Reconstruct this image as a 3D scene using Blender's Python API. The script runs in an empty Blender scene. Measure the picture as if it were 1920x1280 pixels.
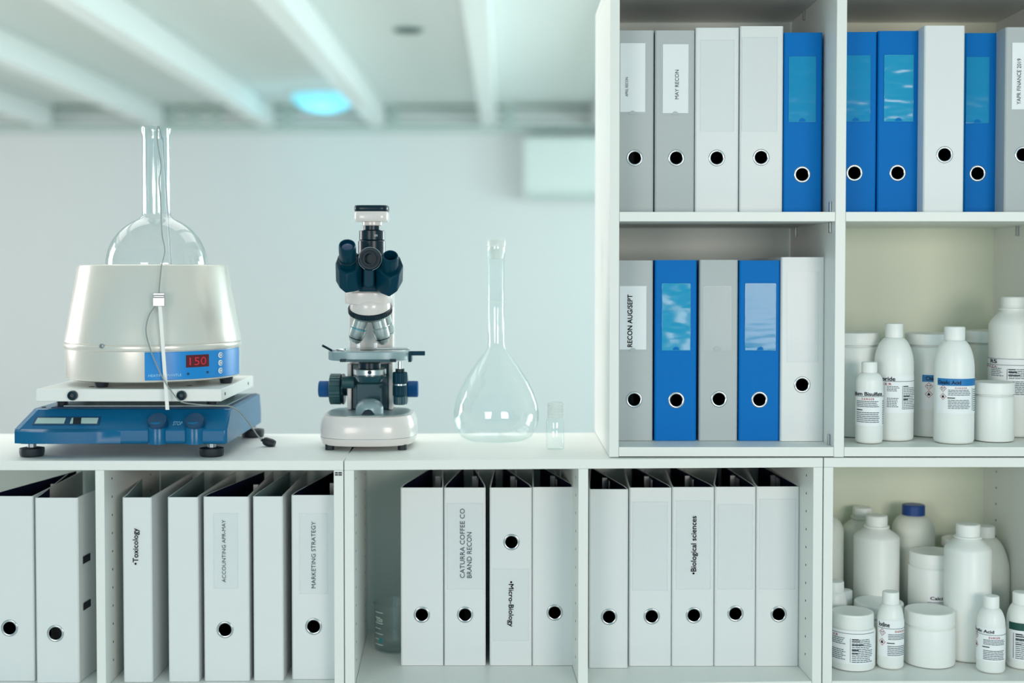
import bpy, math, random
from mathutils import Vector, Matrix
random.seed(7)
S = bpy.context.scene
C = S.collection

# ------------------------------------------------------------------ camera
F = 2450.0            # focal length in pixels of the 1920 px wide frame
CX, HY = 945.0, 507.0 # vanishing point of the depth lines
PITCH = math.radians(1.6)
CY = HY + F * math.tan(PITCH)
DCAM, HCAM = 2.27, 1.30
cd = bpy.data.cameras.new('camera')
cam = bpy.data.objects.new('camera', cd); C.objects.link(cam)
cam.location = (0, -DCAM, HCAM)
cam.rotation_euler = (math.pi / 2 - PITCH, 0, 0)
cd.sensor_fit = 'HORIZONTAL'; cd.sensor_width = 36.0
cd.lens = 36.0 * F / 1920
cd.shift_x = (960 - CX) / 1920
cd.shift_y = -(640 - CY) / 1920
cd.clip_start = 0.05; cd.clip_end = 60
cd.dof.use_dof = True
cd.dof.focus_distance = 2.33
cd.dof.aperture_fstop = cd.lens / 1000 / 0.030
S.camera = cam

# ------------------------------------------------------------------ world, lights, exposure
w = bpy.data.worlds.new('world'); S.world = w; w.use_nodes = True
nt = w.node_tree
bg = nt.nodes['Background']; bg.inputs[0].default_value = (0.44, 0.82, 0.95, 1); bg.inputs[1].default_value = 0.62

def area(name, loc, target, sx, sy, power, col):
    l = bpy.data.lights.new(name, 'AREA'); l.shape = 'RECTANGLE'; l.size = sx; l.size_y = sy
    l.energy = power; l.color = col
    o = bpy.data.objects.new(name, l); C.objects.link(o); o.location = loc
    o.rotation_euler = (Vector(target) - Vector(loc)).to_track_quat('-Z', 'Y').to_euler()
    return o
area('light_fill_front_left', (-1.45, -3.4, 1.30), (-0.3, 0.2, 1.15), 1.1, 0.9, 26, (1.0, 0.875, 0.81))  # unseen fill added behind the camera so light reaches into the shelves
area('light_fill_front_right', (1.5, -3.3, 1.36), (0.6, 0.2, 1.2), 1.3, 0.8, 38, (1.0, 0.875, 0.80))  # added key light from the front right, brightens fronts and compartment backs
area('light_window_right', (3.4, 4.4, 1.75), (-0.3, 3.0, 1.75), 1.9, 1.3, 62, (0.74, 0.97, 1.0))
area('light_fill_beams', (2.7, 3.2, 1.35), (-1.2, 3.2, 2.3), 2.2, 0.8, 50, (0.90, 1.0, 1.0))  # upward fill added low on the right to brighten the beam sides
area('light_window_left', (-6.2, 2.8, 1.5), (0, 2.8, 1.6), 2.0, 1.5, 92, (1.0, 0.92, 0.94))
area('light_fill_mantle', (-3.2, 1.25, 1.75), (-0.6, 0.3, 1.3), 1.0, 1.2, 26, (1.0, 0.95, 0.93))  # extra light placed out of view for the mantle's left highlight
area('light_fill_desk', (-0.9, 1.3, 2.36), (-0.9, 1.3, 0), 3.4, 1.6, 36, (1.0, 0.93, 0.92))  # made-up overhead fill that brightens the cabinet tops
S.view_settings.view_transform = 'Standard'; S.view_settings.look = 'None'
S.view_settings.exposure = 0.10; S.view_settings.gamma = 1.0
S.view_settings.use_curve_mapping = False
S.cycles.use_denoising = True
S.cycles.max_bounces = 10; S.cycles.diffuse_bounces = 5; S.cycles.transparent_max_bounces = 24

# ------------------------------------------------------------------ measuring helpers
def at(px, py, Y):
    u = (px - CX) / F; v = -(py - CY) / F
    fw = math.cos(PITCH) + v * math.sin(PITCH)
    zz = v * math.cos(PITCH) - math.sin(PITCH)
    t = (Y + DCAM) / fw
    return Vector((u * t, Y, HCAM + zz * t))
def XA(px, Y, py=700): return at(px, py, Y).x
def ZA(py, Y, px=945): return at(px, py, Y).z
def lin(h):
    o = []
    for i in (0, 2, 4):
        c = int(h[i:i + 2], 16) / 255
        o.append(c / 12.92 if c <= 0.04045 else ((c + 0.055) / 1.055) ** 2.4)
    return tuple(o) + (1,)

# ------------------------------------------------------------------ materials
def mat(name, col, rough=0.5, metal=0.0, var=0.03, vscale=6.0, bump=0.0, bscale=200.0, spec=0.5, coat=0.0, emit=None, es=0.0, sss=0.0):
    m = bpy.data.materials.new(name); m.use_nodes = True
    n = m.node_tree; b = n.nodes['Principled BSDF']
    c = lin(col) if isinstance(col, str) else tuple(col) + (1,)
    b.inputs['Roughness'].default_value = rough
    b.inputs['Metallic'].default_value = metal
    b.inputs['Specular IOR Level'].default_value = spec
    b.inputs['Coat Weight'].default_value = coat
    b.inputs['Coat Roughness'].default_value = 0.12
    tc = n.nodes.new('ShaderNodeTexCoord')
    ns = n.nodes.new('ShaderNodeTexNoise'); ns.inputs['Scale'].default_value = vscale; ns.inputs['Detail'].default_value = 3
    n.links.new(tc.outputs['Object'], ns.inputs['Vector'])
    mx = n.nodes.new('ShaderNodeMix'); mx.data_type = 'RGBA'
    mx.inputs[6].default_value = tuple(max(0, x * (1 - var)) for x in c[:3]) + (1,)
    mx.inputs[7].default_value = tuple(min(1, x * (1 + var)) for x in c[:3]) + (1,)
    n.links.new(ns.outputs['Fac'], mx.inputs[0]); n.links.new(mx.outputs[2], b.inputs['Base Color'])
    if bump:
        n2 = n.nodes.new('ShaderNodeTexNoise'); n2.inputs['Scale'].default_value = bscale; n2.inputs['Detail'].default_value = 2
        n.links.new(tc.outputs['Object'], n2.inputs['Vector'])
        bp = n.nodes.new('ShaderNodeBump'); bp.inputs['Strength'].default_value = bump; bp.inputs['Distance'].default_value = 0.002
        n.links.new(n2.outputs['Fac'], bp.inputs['Height']); n.links.new(bp.outputs['Normal'], b.inputs['Normal'])
    if emit:
        b.inputs['Emission Color'].default_value = lin(emit); b.inputs['Emission Strength'].default_value = es
    if sss:
        b.inputs['Subsurface Weight'].default_value = sss; b.inputs['Subsurface Radius'].default_value = (0.01, 0.01, 0.01)
        b.inputs['Subsurface Scale'].default_value = 0.5
    return m

def glass_mat(name, tint, edge, refl):
    """thin clear glass: see-through face on, reflecting and tinted towards its edges"""
    m = bpy.data.materials.new(name); m.use_nodes = True
    n = m.node_tree; n.nodes.clear()
    out = n.nodes.new('ShaderNodeOutputMaterial')
    tr = n.nodes.new('ShaderNodeBsdfTransparent'); gl = n.nodes.new('ShaderNodeBsdfGlossy')
    gl.inputs['Roughness'].default_value = 0.02; gl.inputs['Color'].default_value = (1, 1, 1, 1)
    lw = n.nodes.new('ShaderNodeLayerWeight'); lw.inputs['Blend'].default_value = 0.5
    ram = n.nodes.new('ShaderNodeMix'); ram.data_type = 'RGBA'
    pw = n.nodes.new('ShaderNodeMath'); pw.operation = 'POWER'; pw.inputs[1].default_value = 3.0
    n.links.new(lw.outputs['Facing'], pw.inputs[0])
    ram.inputs[6].default_value = lin(tint); ram.inputs[7].default_value = lin(edge)
    n.links.new(pw.outputs[0], ram.inputs[0]); n.links.new(ram.outputs[2], tr.inputs['Color'])
    p5 = n.nodes.new('ShaderNodeMath'); p5.operation = 'POWER'; p5.inputs[1].default_value = 4.0
    n.links.new(lw.outputs['Facing'], p5.inputs[0])
    mu = n.nodes.new('ShaderNodeMath'); mu.operation = 'MULTIPLY_ADD'; mu.inputs[1].default_value = refl; mu.inputs[2].default_value = 0.055; mu.use_clamp = True
    n.links.new(p5.outputs[0], mu.inputs[0])
    ms = n.nodes.new('ShaderNodeMixShader')
    n.links.new(mu.outputs[0], ms.inputs[0]); n.links.new(tr.outputs[0], ms.inputs[1]); n.links.new(gl.outputs[0], ms.inputs[2])
    n.links.new(ms.outputs[0], out.inputs[0])
    return m

def pocket_mat(name, col, alpha, wrinkle):
    m = mat(name, col, rough=0.12, var=0.02)
    n = m.node_tree; b = n.nodes['Principled BSDF']
    b.inputs['Alpha'].default_value = alpha
    tc = n.nodes.new('ShaderNodeTexCoord')
    mp = n.nodes.new('ShaderNodeMapping'); mp.inputs['Scale'].default_value = (10, 10, 26)
    oi = n.nodes.new('ShaderNodeObjectInfo'); ml = n.nodes.new('ShaderNodeVectorMath'); ml.operation = 'SCALE'
    ml.inputs[0].default_value = (7, 3, 11); n.links.new(oi.outputs['Random'], ml.inputs['Scale']); n.links.new(ml.outputs[0], mp.inputs['Location'])
    ns = n.nodes.new('ShaderNodeTexNoise'); ns.inputs['Scale'].default_value = 1.0; ns.inputs['Detail'].default_value = 2
    bp = n.nodes.new('ShaderNodeBump'); bp.inputs['Strength'].default_value = wrinkle; bp.inputs['Distance'].default_value = 0.004
    n.links.new(tc.outputs['Object'], mp.inputs[0]); n.links.new(mp.outputs[0], ns.inputs['Vector'])
    n.links.new(ns.outputs['Fac'], bp.inputs['Height']); n.links.new(bp.outputs['Normal'], b.inputs['Normal'])
    return m

M = dict(
    laminate=mat('white_laminate', 'E6E8E3', 0.42, bump=0.03, bscale=400),
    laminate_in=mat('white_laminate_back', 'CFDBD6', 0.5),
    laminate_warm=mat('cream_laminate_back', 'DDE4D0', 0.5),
    pinhole=mat('pin_hole', '3A4540', 0.8),
    steel=mat('steel', 'A9ADB0', 0.32, 1.0),
    chrome=mat('chrome', 'C6CACC', 0.22, 1.0),
    b_white=mat('white_binder_cover', 'DFE3E2', 0.40, bump=0.05, bscale=900),
    b_grey=mat('grey_binder_cover', 'B4BBBB', 0.5, bump=0.15, bscale=1200),
    b_blue=mat('blue_binder_cover', '0070BE', 0.5, bump=0.08, bscale=1000, var=0.05, spec=0.1),
    b_edge=mat('board_edge', 'E6EAE8', 0.6),
    b_in=mat('navy_binder_lining', '0A1230', 0.7, var=0.1, spec=0.15),
    b_inw=mat('pale_binder_lining', '86A0A2', 0.6),
    paper=mat('label_paper', 'F0F3F4', 0.7),
    ink=mat('black_ink', '101626', 0.7),
    ink_soft=mat('grey_ink', '3C4658', 0.7),
    ink_fine=mat('fine_print_ink', '5A6C73', 0.7),
    red=mat('red_ink', 'B8283C', 0.7),
    p_blue=pocket_mat('clear_pocket_on_blue', '1FAEDC', 0.55, 0.35),
    p_crumpled=pocket_mat('crumpled_pocket_on_blue', '2CB8E0', 0.62, 0.95),
    p_clear=pocket_mat('clear_pocket', 'E6EDF2', 0.14, 0.0),
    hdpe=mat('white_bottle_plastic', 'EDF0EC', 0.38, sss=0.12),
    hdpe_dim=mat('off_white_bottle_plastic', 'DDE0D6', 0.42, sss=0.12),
    cap=mat('white_cap_plastic', 'F0F2EE', 0.42),
    cap_blue=mat('blue_cap_plastic', '0F3F82', 0.4),
    lab_blue=mat('blue_label_band', '1577B8', 0.5),
    lab_green=mat('green_label_band', '0D4A42', 0.5),
    blacksq=mat('black_label_square', '12303A', 0.5),
    beige=mat('pearl_enamel', 'DAD6CD', 0.27, 0.28, coat=0.5, var=0.015),
    beige_in=mat('mantle_bowl_fabric', 'C9C6B8', 0.9, bump=0.4),
    traymetal=mat('white_enamel_tray', 'E2E4E0', 0.35),
    teal=mat('teal_shaker_plastic', '005E8A', 0.24, spec=0.35, bump=0.05, bscale=600),
    teal_dk=mat('dark_teal_plastic', '0A3F63', 0.35),
    rubber=mat('black_rubber', '0C1A24', 0.55),
    black=mat('black_plastic', '003445', 0.36, spec=0.14),
    black2=mat('black_anodised_metal', '00222F', 0.28, spec=0.30),
    sc_white=mat('microscope_white_paint', 'DDD7D3', 0.25, coat=0.4, var=0.01),
    sc_grey=mat('microscope_stage_grey', '8FA4A8', 0.35, 0.2),
    sc_teal=mat('microscope_dark_panel', '1E4650', 0.22, coat=0.4),
    knob=mat('coarse_knob_plastic', '1C4A50', 0.5),
    knob_blue=mat('fine_knob_blue', '004C86', 0.45, spec=0.2),
    brushed=mat('objective_metal', 'B9C2C2', 0.28, 0.85),
    blue_ring=mat('objective_blue_ring', '1A93A8', 0.4),
    lens=mat('lens_glass', '06305A', 0.05, coat=1.0),
    led=mat('dark_red_display', '5A0A16', 0.3),
    led_on=mat('display_digits', 'C02030', 0.5, emit='D81830', es=0.12),
    panel=mat('blue_control_panel', '0E86D0', 0.3),
    panel_txt=mat('pale_panel_print', 'A8DDF4', 0.6),
    lcd=mat('shaker_display', 'A9C2BC', 0.15),
    cable=mat('grey_cable', '8C9490', 0.5),
    wall=mat('pale_wall_paint', 'D8DCDC', 0.8, var=0.02, vscale=0.6),
    ceil=mat('ceiling_paint', 'DFE5E3', 0.8, var=0.015, vscale=0.5),
    beam=mat('beam_paint', 'E8EEEC', 0.45, var=0.015),
    frieze=mat('frieze_paint', 'B4C6C0', 0.8),
    dark=mat('dark_vent_and_shade', '2C4A4A', 0.7),  # vent colour, also used for the painted shade over the air conditioner
    dark_line=mat('grey_green_moulding', '7E9A90', 0.8),
    floor=mat('grey_floor', 'CBCDC7', 0.6),
    ac=mat('air_conditioner_plastic', 'D3DDDA', 0.5),
    lampglow=mat('glowing_cyan_dome', '9FE4F4', 0.5, emit='60D4F0', es=0.6),
    glass=glass_mat('clear_glass', 'F9FCFC', 'CADADA', 0.55),
    glass_faint=glass_mat('pale_glass', 'FBFEFE', 'E2ECEA', 0.40),
    frost=pocket_mat('frosted_stopper', 'DCE4E0', 0.55, 0.0),
    grad=mat('white_graduation', 'DDE8E0', 0.6),
    teal_dot=mat('teal_graduation_spot', '2E8C8C', 0.5),
)

# ------------------------------------------------------------------ mesh builder
class MB:
    def __init__(s): s.v = []; s.f = []; s.m = []
    def add(s, vs, fs, mi=0):
        o = len(s.v); s.v += [tuple(v) for v in vs]
        s.f += [tuple(i + o for i in f) for f in fs]; s.m += [mi] * len(fs)
    def box(s, x0, x1, y0, y1, z0, z1, mi=0):
        vs = [(x, y, z) for z in (z0, z1) for y in (y0, y1) for x in (x0, x1)]
        s.add(vs, [(0, 2, 3, 1), (4, 5, 7, 6), (0, 1, 5, 4), (2, 6, 7, 3), (0, 4, 6, 2), (1, 3, 7, 5)], mi)
    def lathe(s, prof, n=48, c=(0, 0, 0), mat4=None, mi=0, closed=False):
        vs = []
        for r, z in prof:
            for k in range(n):
                a = 2 * math.pi * k / n
                p = Vector((r * math.cos(a), r * math.sin(a), z))
                if mat4 is not None: p = mat4 @ p
                vs.append((p.x + c[0], p.y + c[1], p.z + c[2]))
        fs = []
        R = len(prof)
        for j in range(R - 1 if not closed else R):
            j2 = (j + 1) % R
            for k in range(n):
                k2 = (k + 1) % n
                fs.append((j * n + k, j * n + k2, j2 * n + k2, j2 * n + k))
        s.add(vs, fs, mi)
    def cyl(s, p0, p1, r0, r1=None, n=24, mi=0):
        r1 = r0 if r1 is None else r1
        p0 = Vector(p0); p1 = Vector(p1); d = (p1 - p0); L = d.length
        q = d.to_track_quat('Z', 'Y').to_matrix().to_4x4()
        s.lathe([(1e-5, 0), (r0, 0), (r1, L), (1e-5, L)], n, c=p0, mat4=q, mi=mi)
    def rev(s, p0, p1, prof, n=32, mi=0):
        """lathe along p0->p1; profile (radius, distance)"""
        p0 = Vector(p0); d = Vector(p1) - p0
        q = d.to_track_quat('Z', 'Y').to_matrix().to_4x4()
        s.lathe(prof, n, c=p0, mat4=q, mi=mi)
    def prism(s, pts, y0, y1, mi=0):
        """outline in XZ extruded in Y"""
        n = len(pts)
        vs = [(x, y0, z) for x, z in pts] + [(x, y1, z) for x, z in pts]
        fs = [tuple(range(n)), tuple(range(2 * n - 1, n - 1, -1))]
        fs += [(i, i + n, (i + 1) % n + n, (i + 1) % n) for i in range(n)]
        s.add(vs, fs, mi)
    def vprism(s, pts, z0, z1, mi=0):
        n = len(pts)
        vs = [(x, y, z0) for x, y in pts] + [(x, y, z1) for x, y in pts]
        fs = [tuple(range(n - 1, -1, -1)), tuple(range(n, 2 * n))]
        fs += [(i, (i + 1) % n, (i + 1) % n + n, i + n) for i in range(n)]
        s.add(vs, fs, mi)
    def rings(s, rings, cap0=True, cap1=True, mi=0):
        n = len(rings[0]); vs = [p for r in rings for p in r]; fs = []
        for j in range(len(rings) - 1):
            for k in range(n):
                k2 = (k + 1) % n
                fs.append((j * n + k, j * n + k2, (j + 1) * n + k2, (j + 1) * n + k))
        if cap0: fs.append(tuple(range(n - 1, -1, -1)))
        if cap1: fs.append(tuple(range((len(rings) - 1) * n, len(rings) * n)))
        s.add(vs, fs, mi)
    def tube(s, pts, r, n=10, mi=0, sub=5):
        P = [Vector(p) for p in pts]
        if sub > 1 and len(P) > 2:
            Q = []
            for i in range(len(P) - 1):
                a = P[max(i - 1, 0)]; b = P[i]; c = P[i + 1]; d = P[min(i + 2, len(P) - 1)]
                for k in range(sub):
                    t = k / sub
                    Q.append(0.5 * ((2 * b) + (c - a) * t + (2 * a - 5 * b + 4 * c - d) * t * t + (3 * b - a - 3 * c + d) * t ** 3))
            Q.append(P[-1]); P = Q
        rings = []
        up = Vector((0.13, 0.9, 0.2)).normalized()
        for i, p in enumerate(P):
            t = (P[min(i + 1, len(P) - 1)] - P[max(i - 1, 0)]).normalized()
            a = t.cross(up)
            if a.length < 1e-3: a = t.cross(Vector((1, 0, 0)))
            a.normalize(); b = t.cross(a)
            rings.append([tuple(p + r * (math.cos(2 * math.pi * k / n) * a + math.sin(2 * math.pi * k / n) * b)) for k in range(n)])
        s.rings(rings, mi=mi)
    def build(s, name, mats, parent=None, smooth=None, bevel=0.0, loc=None):
        me = bpy.data.meshes.new(name)
        me.from_pydata(s.v, [], s.f)
        if not isinstance(mats, (list, tuple)): mats = [mats]
        for m in mats: me.materials.append(m)
        for p, mi in zip(me.polygons, s.m): p.material_index = mi
        me.update()
        if smooth:
            for p in me.polygons: p.use_smooth = True
            me.set_sharp_from_angle(angle=math.radians(smooth))
        o = bpy.data.objects.new(name, me); C.objects.link(o)
        if parent is not None: o.parent = parent
        if loc is not None: o.location = loc
        if bevel:
            b = o.modifiers.new('bevel', 'BEVEL'); b.width = bevel; b.segments = 2; b.limit_method = 'ANGLE'
            b.angle_limit = math.radians(35)
        return o

def thing(name, label, cat, loc, group=None, rz=0.0):
    o = bpy.data.objects.new(name, None); C.objects.link(o); o.empty_display_size = 0.05
    o.location = loc; o.rotation_euler = (0, 0, rz); o['label'] = label; o['category'] = cat
    if group: o['group'] = group
    return o
def struct(o, label=None):
    o['kind'] = 'structure'
    if label: o['label'] = label
    return o

def text_pts(s, bold=0.0):
    cu = bpy.data.curves.new('tmp_text', 'FONT'); cu.body = s; cu.size = 1.0; cu.resolution_u = 3
    ob = bpy.data.objects.new('tmp_text', cu); C.objects.link(ob)
    dg = bpy.context.evaluated_depsgraph_get(); dg.update()
    me = bpy.data.meshes.new_from_object(ob.evaluated_get(dg))
    vs = [(v.co.x, v.co.y) for v in me.vertices]; fs = [tuple(p.vertices) for p in me.polygons]
    bpy.data.objects.remove(ob); bpy.data.curves.remove(cu); bpy.data.meshes.remove(me)
    x0 = min(v[0] for v in vs); x1 = max(v[0] for v in vs); y0 = min(v[1] for v in vs); y1 = max(v[1] for v in vs)
    base = [((a - (x0 + x1) / 2) / (x1 - x0), (b - (y0 + y1) / 2) / (y1 - y0)) for a, b in vs]
    if not bold: return base, fs
    out, fo = [], []          # heavier strokes: the same letters laid slightly apart
    for dx, dy in ((-1, -1), (1, -1), (-1, 1), (1, 1)):
        o_ = len(out); out += [(a + dx * bold * 1.6 / (x1 - x0), b + dy * bold * 1.2 / (y1 - y0)) for a, b in base]
        fo += [tuple(i + o_ for i in f) for f in fs]
    return out, fo
def text_flat(mb, s, cx, cz, L, H, y, mode='up', bold=0.0):
    """lettering on a plane facing -Y. L: length along the reading direction, H: glyph height"""
    vs, fs = text_pts(s, bold)
    out = []
    for a, b in vs:
        if mode == 'up': out.append((cx - b * H, y, cz + a * L))
        elif mode == 'down': out.append((cx + b * H, y, cz - a * L))
        else: out.append((cx + a * L, y, cz + b * H))
    mb.add(out, fs)

# ------------------------------------------------------------------ room
ZD = at(1300, 858, 0).z            # top of the low cabinets
ZF = 0.581                         # shelf the lower binders stand on
DW = 6.73                          # far wall
ceil_z = at(945, 199, DW).z; beam_z = at(945, 240, DW).z
m = MB(); m.box(-7, 5.2, -5, DW + .2, -0.1, 0); struct(m.build('floor', M['floor']))
m = MB(); m.box(-7, 5.2, -1.2, DW + .2, ceil_z, ceil_z + .15); struct(m.build('ceiling', M['ceil']))
m = MB(); m.box(-7, 5.2, DW, DW + .2, 0, ceil_z); struct(m.build('wall_back', M['wall']))
# frieze between the beams: ledge and framed panels
m = MB()
m.box(-6.9, 5.1, DW - .05, DW, beam_z - .03, beam_z)
xs = [XA(p, DW) for p in (-130, 95, 330, 372, 410, 545, 740, 955, 1130, 1340)]
for x in xs: m.box(x - .03, x + .03, DW - .06, DW, beam_z, ceil_z)
struct(m.build('trim_1', M['frieze']))
m = MB()
for za, zb in ((.012, .028), (.075, .085), (.128, .146)): m.box(-6.9, 5.1, DW - .058, DW - .0505, beam_z + za, beam_z + zb)
struct(m.build('trim_2', M['dark_line']))
m = MB(); m.box(-6.9, 5.1, DW - .050, DW - .001, beam_z, ceil_z - .002); struct(m.build('trim_3', M['wall']))
for bx_ in range(-4, 4):
    xb = XA(725 + 205 * bx_ , DW)
    m = MB(); m.box(xb - .10, xb, -1.1, DW - .07, beam_z + .004, ceil_z - .001)
    o = m.build('ceiling_beam', M['beam'], bevel=.004)
    struct(o); o.name = 'trim_%d' % (bx_ + 8)
m = MB(); m.box(-7.2, -7, -5, DW + .2, 0, ceil_z); struct(m.build('wall_left', M['wall']))

# dome lamp, downlight and air conditioner, all far away
p = at(608, 172, 6.0)
t = thing('ceiling_lamp', 'round glowing cyan dome lamp on the ceiling between two beams', 'lamp', (p.x, 6.0, ceil_z))
m = MB(); m.lathe([(.225, -.001), (.225, -.025), (.2, -.03), (.0001, -.03)], 40); m.build('lamp_rim', M['beam'], t, 40)
m = MB(); m.lathe([(.205 * math.cos(a), -.03 - .10 * math.sin(a)) for a in [i * math.pi / 2 / 10 for i in range(10)]] + [(1e-4, -.13)], 40)
m.build('lamp_dome', M['lampglow'], t, 60)
l_ = bpy.data.lights.new('lamp_light', 'POINT'); l_.energy = 1.6; l_.color = (.35, .85, 1.0); l_.shadow_soft_size = .1
lo = bpy.data.objects.new('lamp_light', l_); C.objects.link(lo); lo.location = (p.x, 5.9, ceil_z - .28)
p = at(765, 53, 3.86)
t = thing('ceiling_vent', 'small dark round vent on the ceiling right of the bright beam', 'vent', (p.x, 3.86, ceil_z))
m = MB(); m.lathe([(.062, -.001), (.062, -.012), (.05, -.014), (.0001, -.014)], 32); m.build('vent_grille', M['dark'], t, 40)
m = MB(); m.lathe([(.074, -.001), (.074, -.008), (.0625, -.008), (.0625, -.001)], 32); m.build('vent_rim', M['frieze'], t, 40)
a0 = at(982, 252, DW - .2); a1 = at(1250, 372, DW - .2)
t = thing('air_conditioner', 'blurred white air conditioner on the far wall beside the bookcase', 'air conditioner', ((a0.x + a1.x) / 2, DW, a1.z))
hw = (a1.x - a0.x) / 2; hh = a0.z - a1.z
m = MB(); m.rings([[(-hw, y, z), (hw, y, z)][::1] + [] for y, z in ((0, 0),)], False, False) if False else None
pr = [(-.001, 0), (-.13, 0), (-.19, .05), (-.20, .12), (-.20, hh - .03), (-.17, hh), (-.001, hh)]
vs = [(-hw, y, z) for y, z in pr] + [(hw, y, z) for y, z in pr]; n = len(pr)
m.add(vs, [tuple(range(n)), tuple(range(2 * n - 1, n - 1, -1))] + [(i, i + n, (i + 1) % n + n, (i + 1) % n) for i in range(n)])
m.build('housing', M['ac'], t, bevel=.01)
m = MB(); m.box(-hw + .03, hw - .03, -.16, -.02, hh + .0005, hh + .012); m.build('top_shade_strip', M['dark'], t)  # dark coloured strip put in for the shade along the top
m = MB(); m.box(-hw + .05, hw - .05, -.165, -.14, .012, .03); m.build('outlet_flap', M['frieze'], t)

# ------------------------------------------------------------------ shelving
TH = 0.0165
DEP = 0.37
def cabinet(name, label, x0, y0, x1, y1, ztop, zbot, dividers, shelves, group=None, backs=None, plinth=True, cat='cabinet'):
    """dividers: (x0, x1) local panels besides the two sides; shelves: list of (xa, xb, z_top)"""
    ang = math.atan2(y1 - y0, x1 - x0); W = math.hypot(x1 - x0, y1 - y0)
    t = thing(name, label, cat, (x0, y0, zbot), group, ang)
    H = ztop - zbot
    m = MB(); m.box(0, W, 0, DEP, H - TH, H); m.build('top_panel', M['laminate'], t, bevel=.0008)
    m = MB(); m.box(0, TH, 0.0005, DEP, 0, H - TH - .0002); m.build('side_panel', M['laminate'], t, bevel=.0008)
    m = MB(); m.box(W - TH, W, 0.0005, DEP, 0, H - TH - .0002); m.build('side_panel', M['laminate'], t, bevel=.0008)
    for a, b in dividers:
        m = MB(); m.box(a, b, 0.0008, DEP - .006, 0.0, H - TH - .0002); m.build('divider_panel', M['laminate'], t, bevel=.0008)
    edges = [TH] + [e for d in dividers for e in d] + [W - TH]
    cells = [(edges[i], edges[i + 1]) for i in range(0, len(edges), 2)]
    for a, b in cells:
        for z in shelves:
            m = MB(); m.box(a + .0004, b - .0004, 0.0012, DEP - .0065, z - TH, z); m.build('shelf_board', M['laminate'], t, bevel=.0008)
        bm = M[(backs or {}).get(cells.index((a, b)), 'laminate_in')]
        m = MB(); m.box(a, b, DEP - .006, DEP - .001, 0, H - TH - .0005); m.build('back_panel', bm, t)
    for a, b in (cells if plinth else ()):
        m = MB()
        for xx in (a, b):
            for yy in (.045, DEP - .075):
                zz = .06
                while zz < H - .03:
                    if all(not (z - TH - .004 < zz < z + .004) for z in shelves):
                        sgn = 1 if xx == a else -1
                        m.cyl((xx - sgn * .0002, yy, zz), (xx + sgn * .0003, yy, zz), .0022, n=8)
                    zz += .032
        m.build('pin_holes', M['pinhole'], t)
    return t, W, cells

yL = -0.035
xl0, xl1 = XA(-270, yL, 1000), XA(643.6, yL, 880)
dv = (XA(178, yL, 890) - xl0, XA(195, yL, 890) - xl0)
cabL, _, _ = cabinet('low_cabinet', 'white low cabinet at left under the heating mantle', xl0, yL, xl1, yL, ZD, 0.14, [dv], [ZF - .14, .016], 'low white cabinets in a row')
xm0, xm1 = XA(645.4, yL, 880), XA(1543, 0, 880)
ds = (XA(1085, -.017, 900) - xm0, XA(1103.5, -.017, 900) - xm0)
cabM, _, _ = cabinet('low_cabinet', 'white low cabinet in the middle with nine white binders under the microscope', xm0, yL, xm1, 0.0, ZD, 0.14, [ds], [ZF - .14, .016], 'low white cabinets in a row')
xr0 = XA(1545, 0, 880); xr1 = XA(2006, 0, 880)
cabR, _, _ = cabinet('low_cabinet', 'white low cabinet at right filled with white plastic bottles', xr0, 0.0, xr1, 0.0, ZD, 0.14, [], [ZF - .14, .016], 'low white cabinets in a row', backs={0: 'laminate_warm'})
for c_, W_ in ((cabL, xl1 - xl0), (cabM, xm1 - xm0), (cabR, xr1 - xr0)):
    m = MB(); m.box(.002, W_ - .002, .03, DEP, -.139, -.0005); m.build('plinth', M['laminate'], c_)
# maker's sticker at the joint
m = MB(); q = XA(634.5, yL - .0006, 890) - xl0; zq = ZA(889, yL)
for k in range(2):
    m.box(q - .006, q - .001, -.0006, -.0002, zq - .14 - .002 + k * .0035, zq - .14 + .0003 + k * .0035)
    m.box(q, q + .006, -.0006, -.0002, zq - .14 - .002 + k * .0035, zq - .14 + .0003 + k * .0035)
m.build('printed_mark', M['ink'], cabL)

ZB = ZD + .0012                     # bookcase stands on the low cabinets
bx0 = XA(1143, 0, 600); bx1 = XA(2027, 0, 600)
zt = ZA(-33, 0) + TH
bdv = (XA(1567, 0, 400) - bx0, XA(1586, 0, 400) - bx0)
Z2 = ZA(838, 0); Z1 = ZA(397, 0)    # the two shelf surfaces
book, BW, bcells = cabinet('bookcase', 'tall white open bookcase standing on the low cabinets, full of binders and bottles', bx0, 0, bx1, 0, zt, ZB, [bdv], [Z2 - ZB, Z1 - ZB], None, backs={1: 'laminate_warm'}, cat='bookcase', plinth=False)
def pin(x, y, z):
    m = MB(); m.box(x - .0040, x + .0002, y - .0045, y + .0045, z - .0095, z + .0095); m.build('shelf_pin', M['steel'], book, bevel=.0006)
xd = bdv[0]
pin(xd, .030, Z1 - ZB + .0095); pin(xd, .030, Z1 - ZB - TH - .0095); pin(xd, .30, Z1 - ZB - TH - .0095)
pin(xd, .030, Z2 - ZB + .0095); pin(BW - TH, .24, Z1 - ZB - TH - .0095)
pin(xd, .24, zt - ZB - TH - .0095); pin(BW - TH, .20, zt - ZB - TH - .0095)

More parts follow.
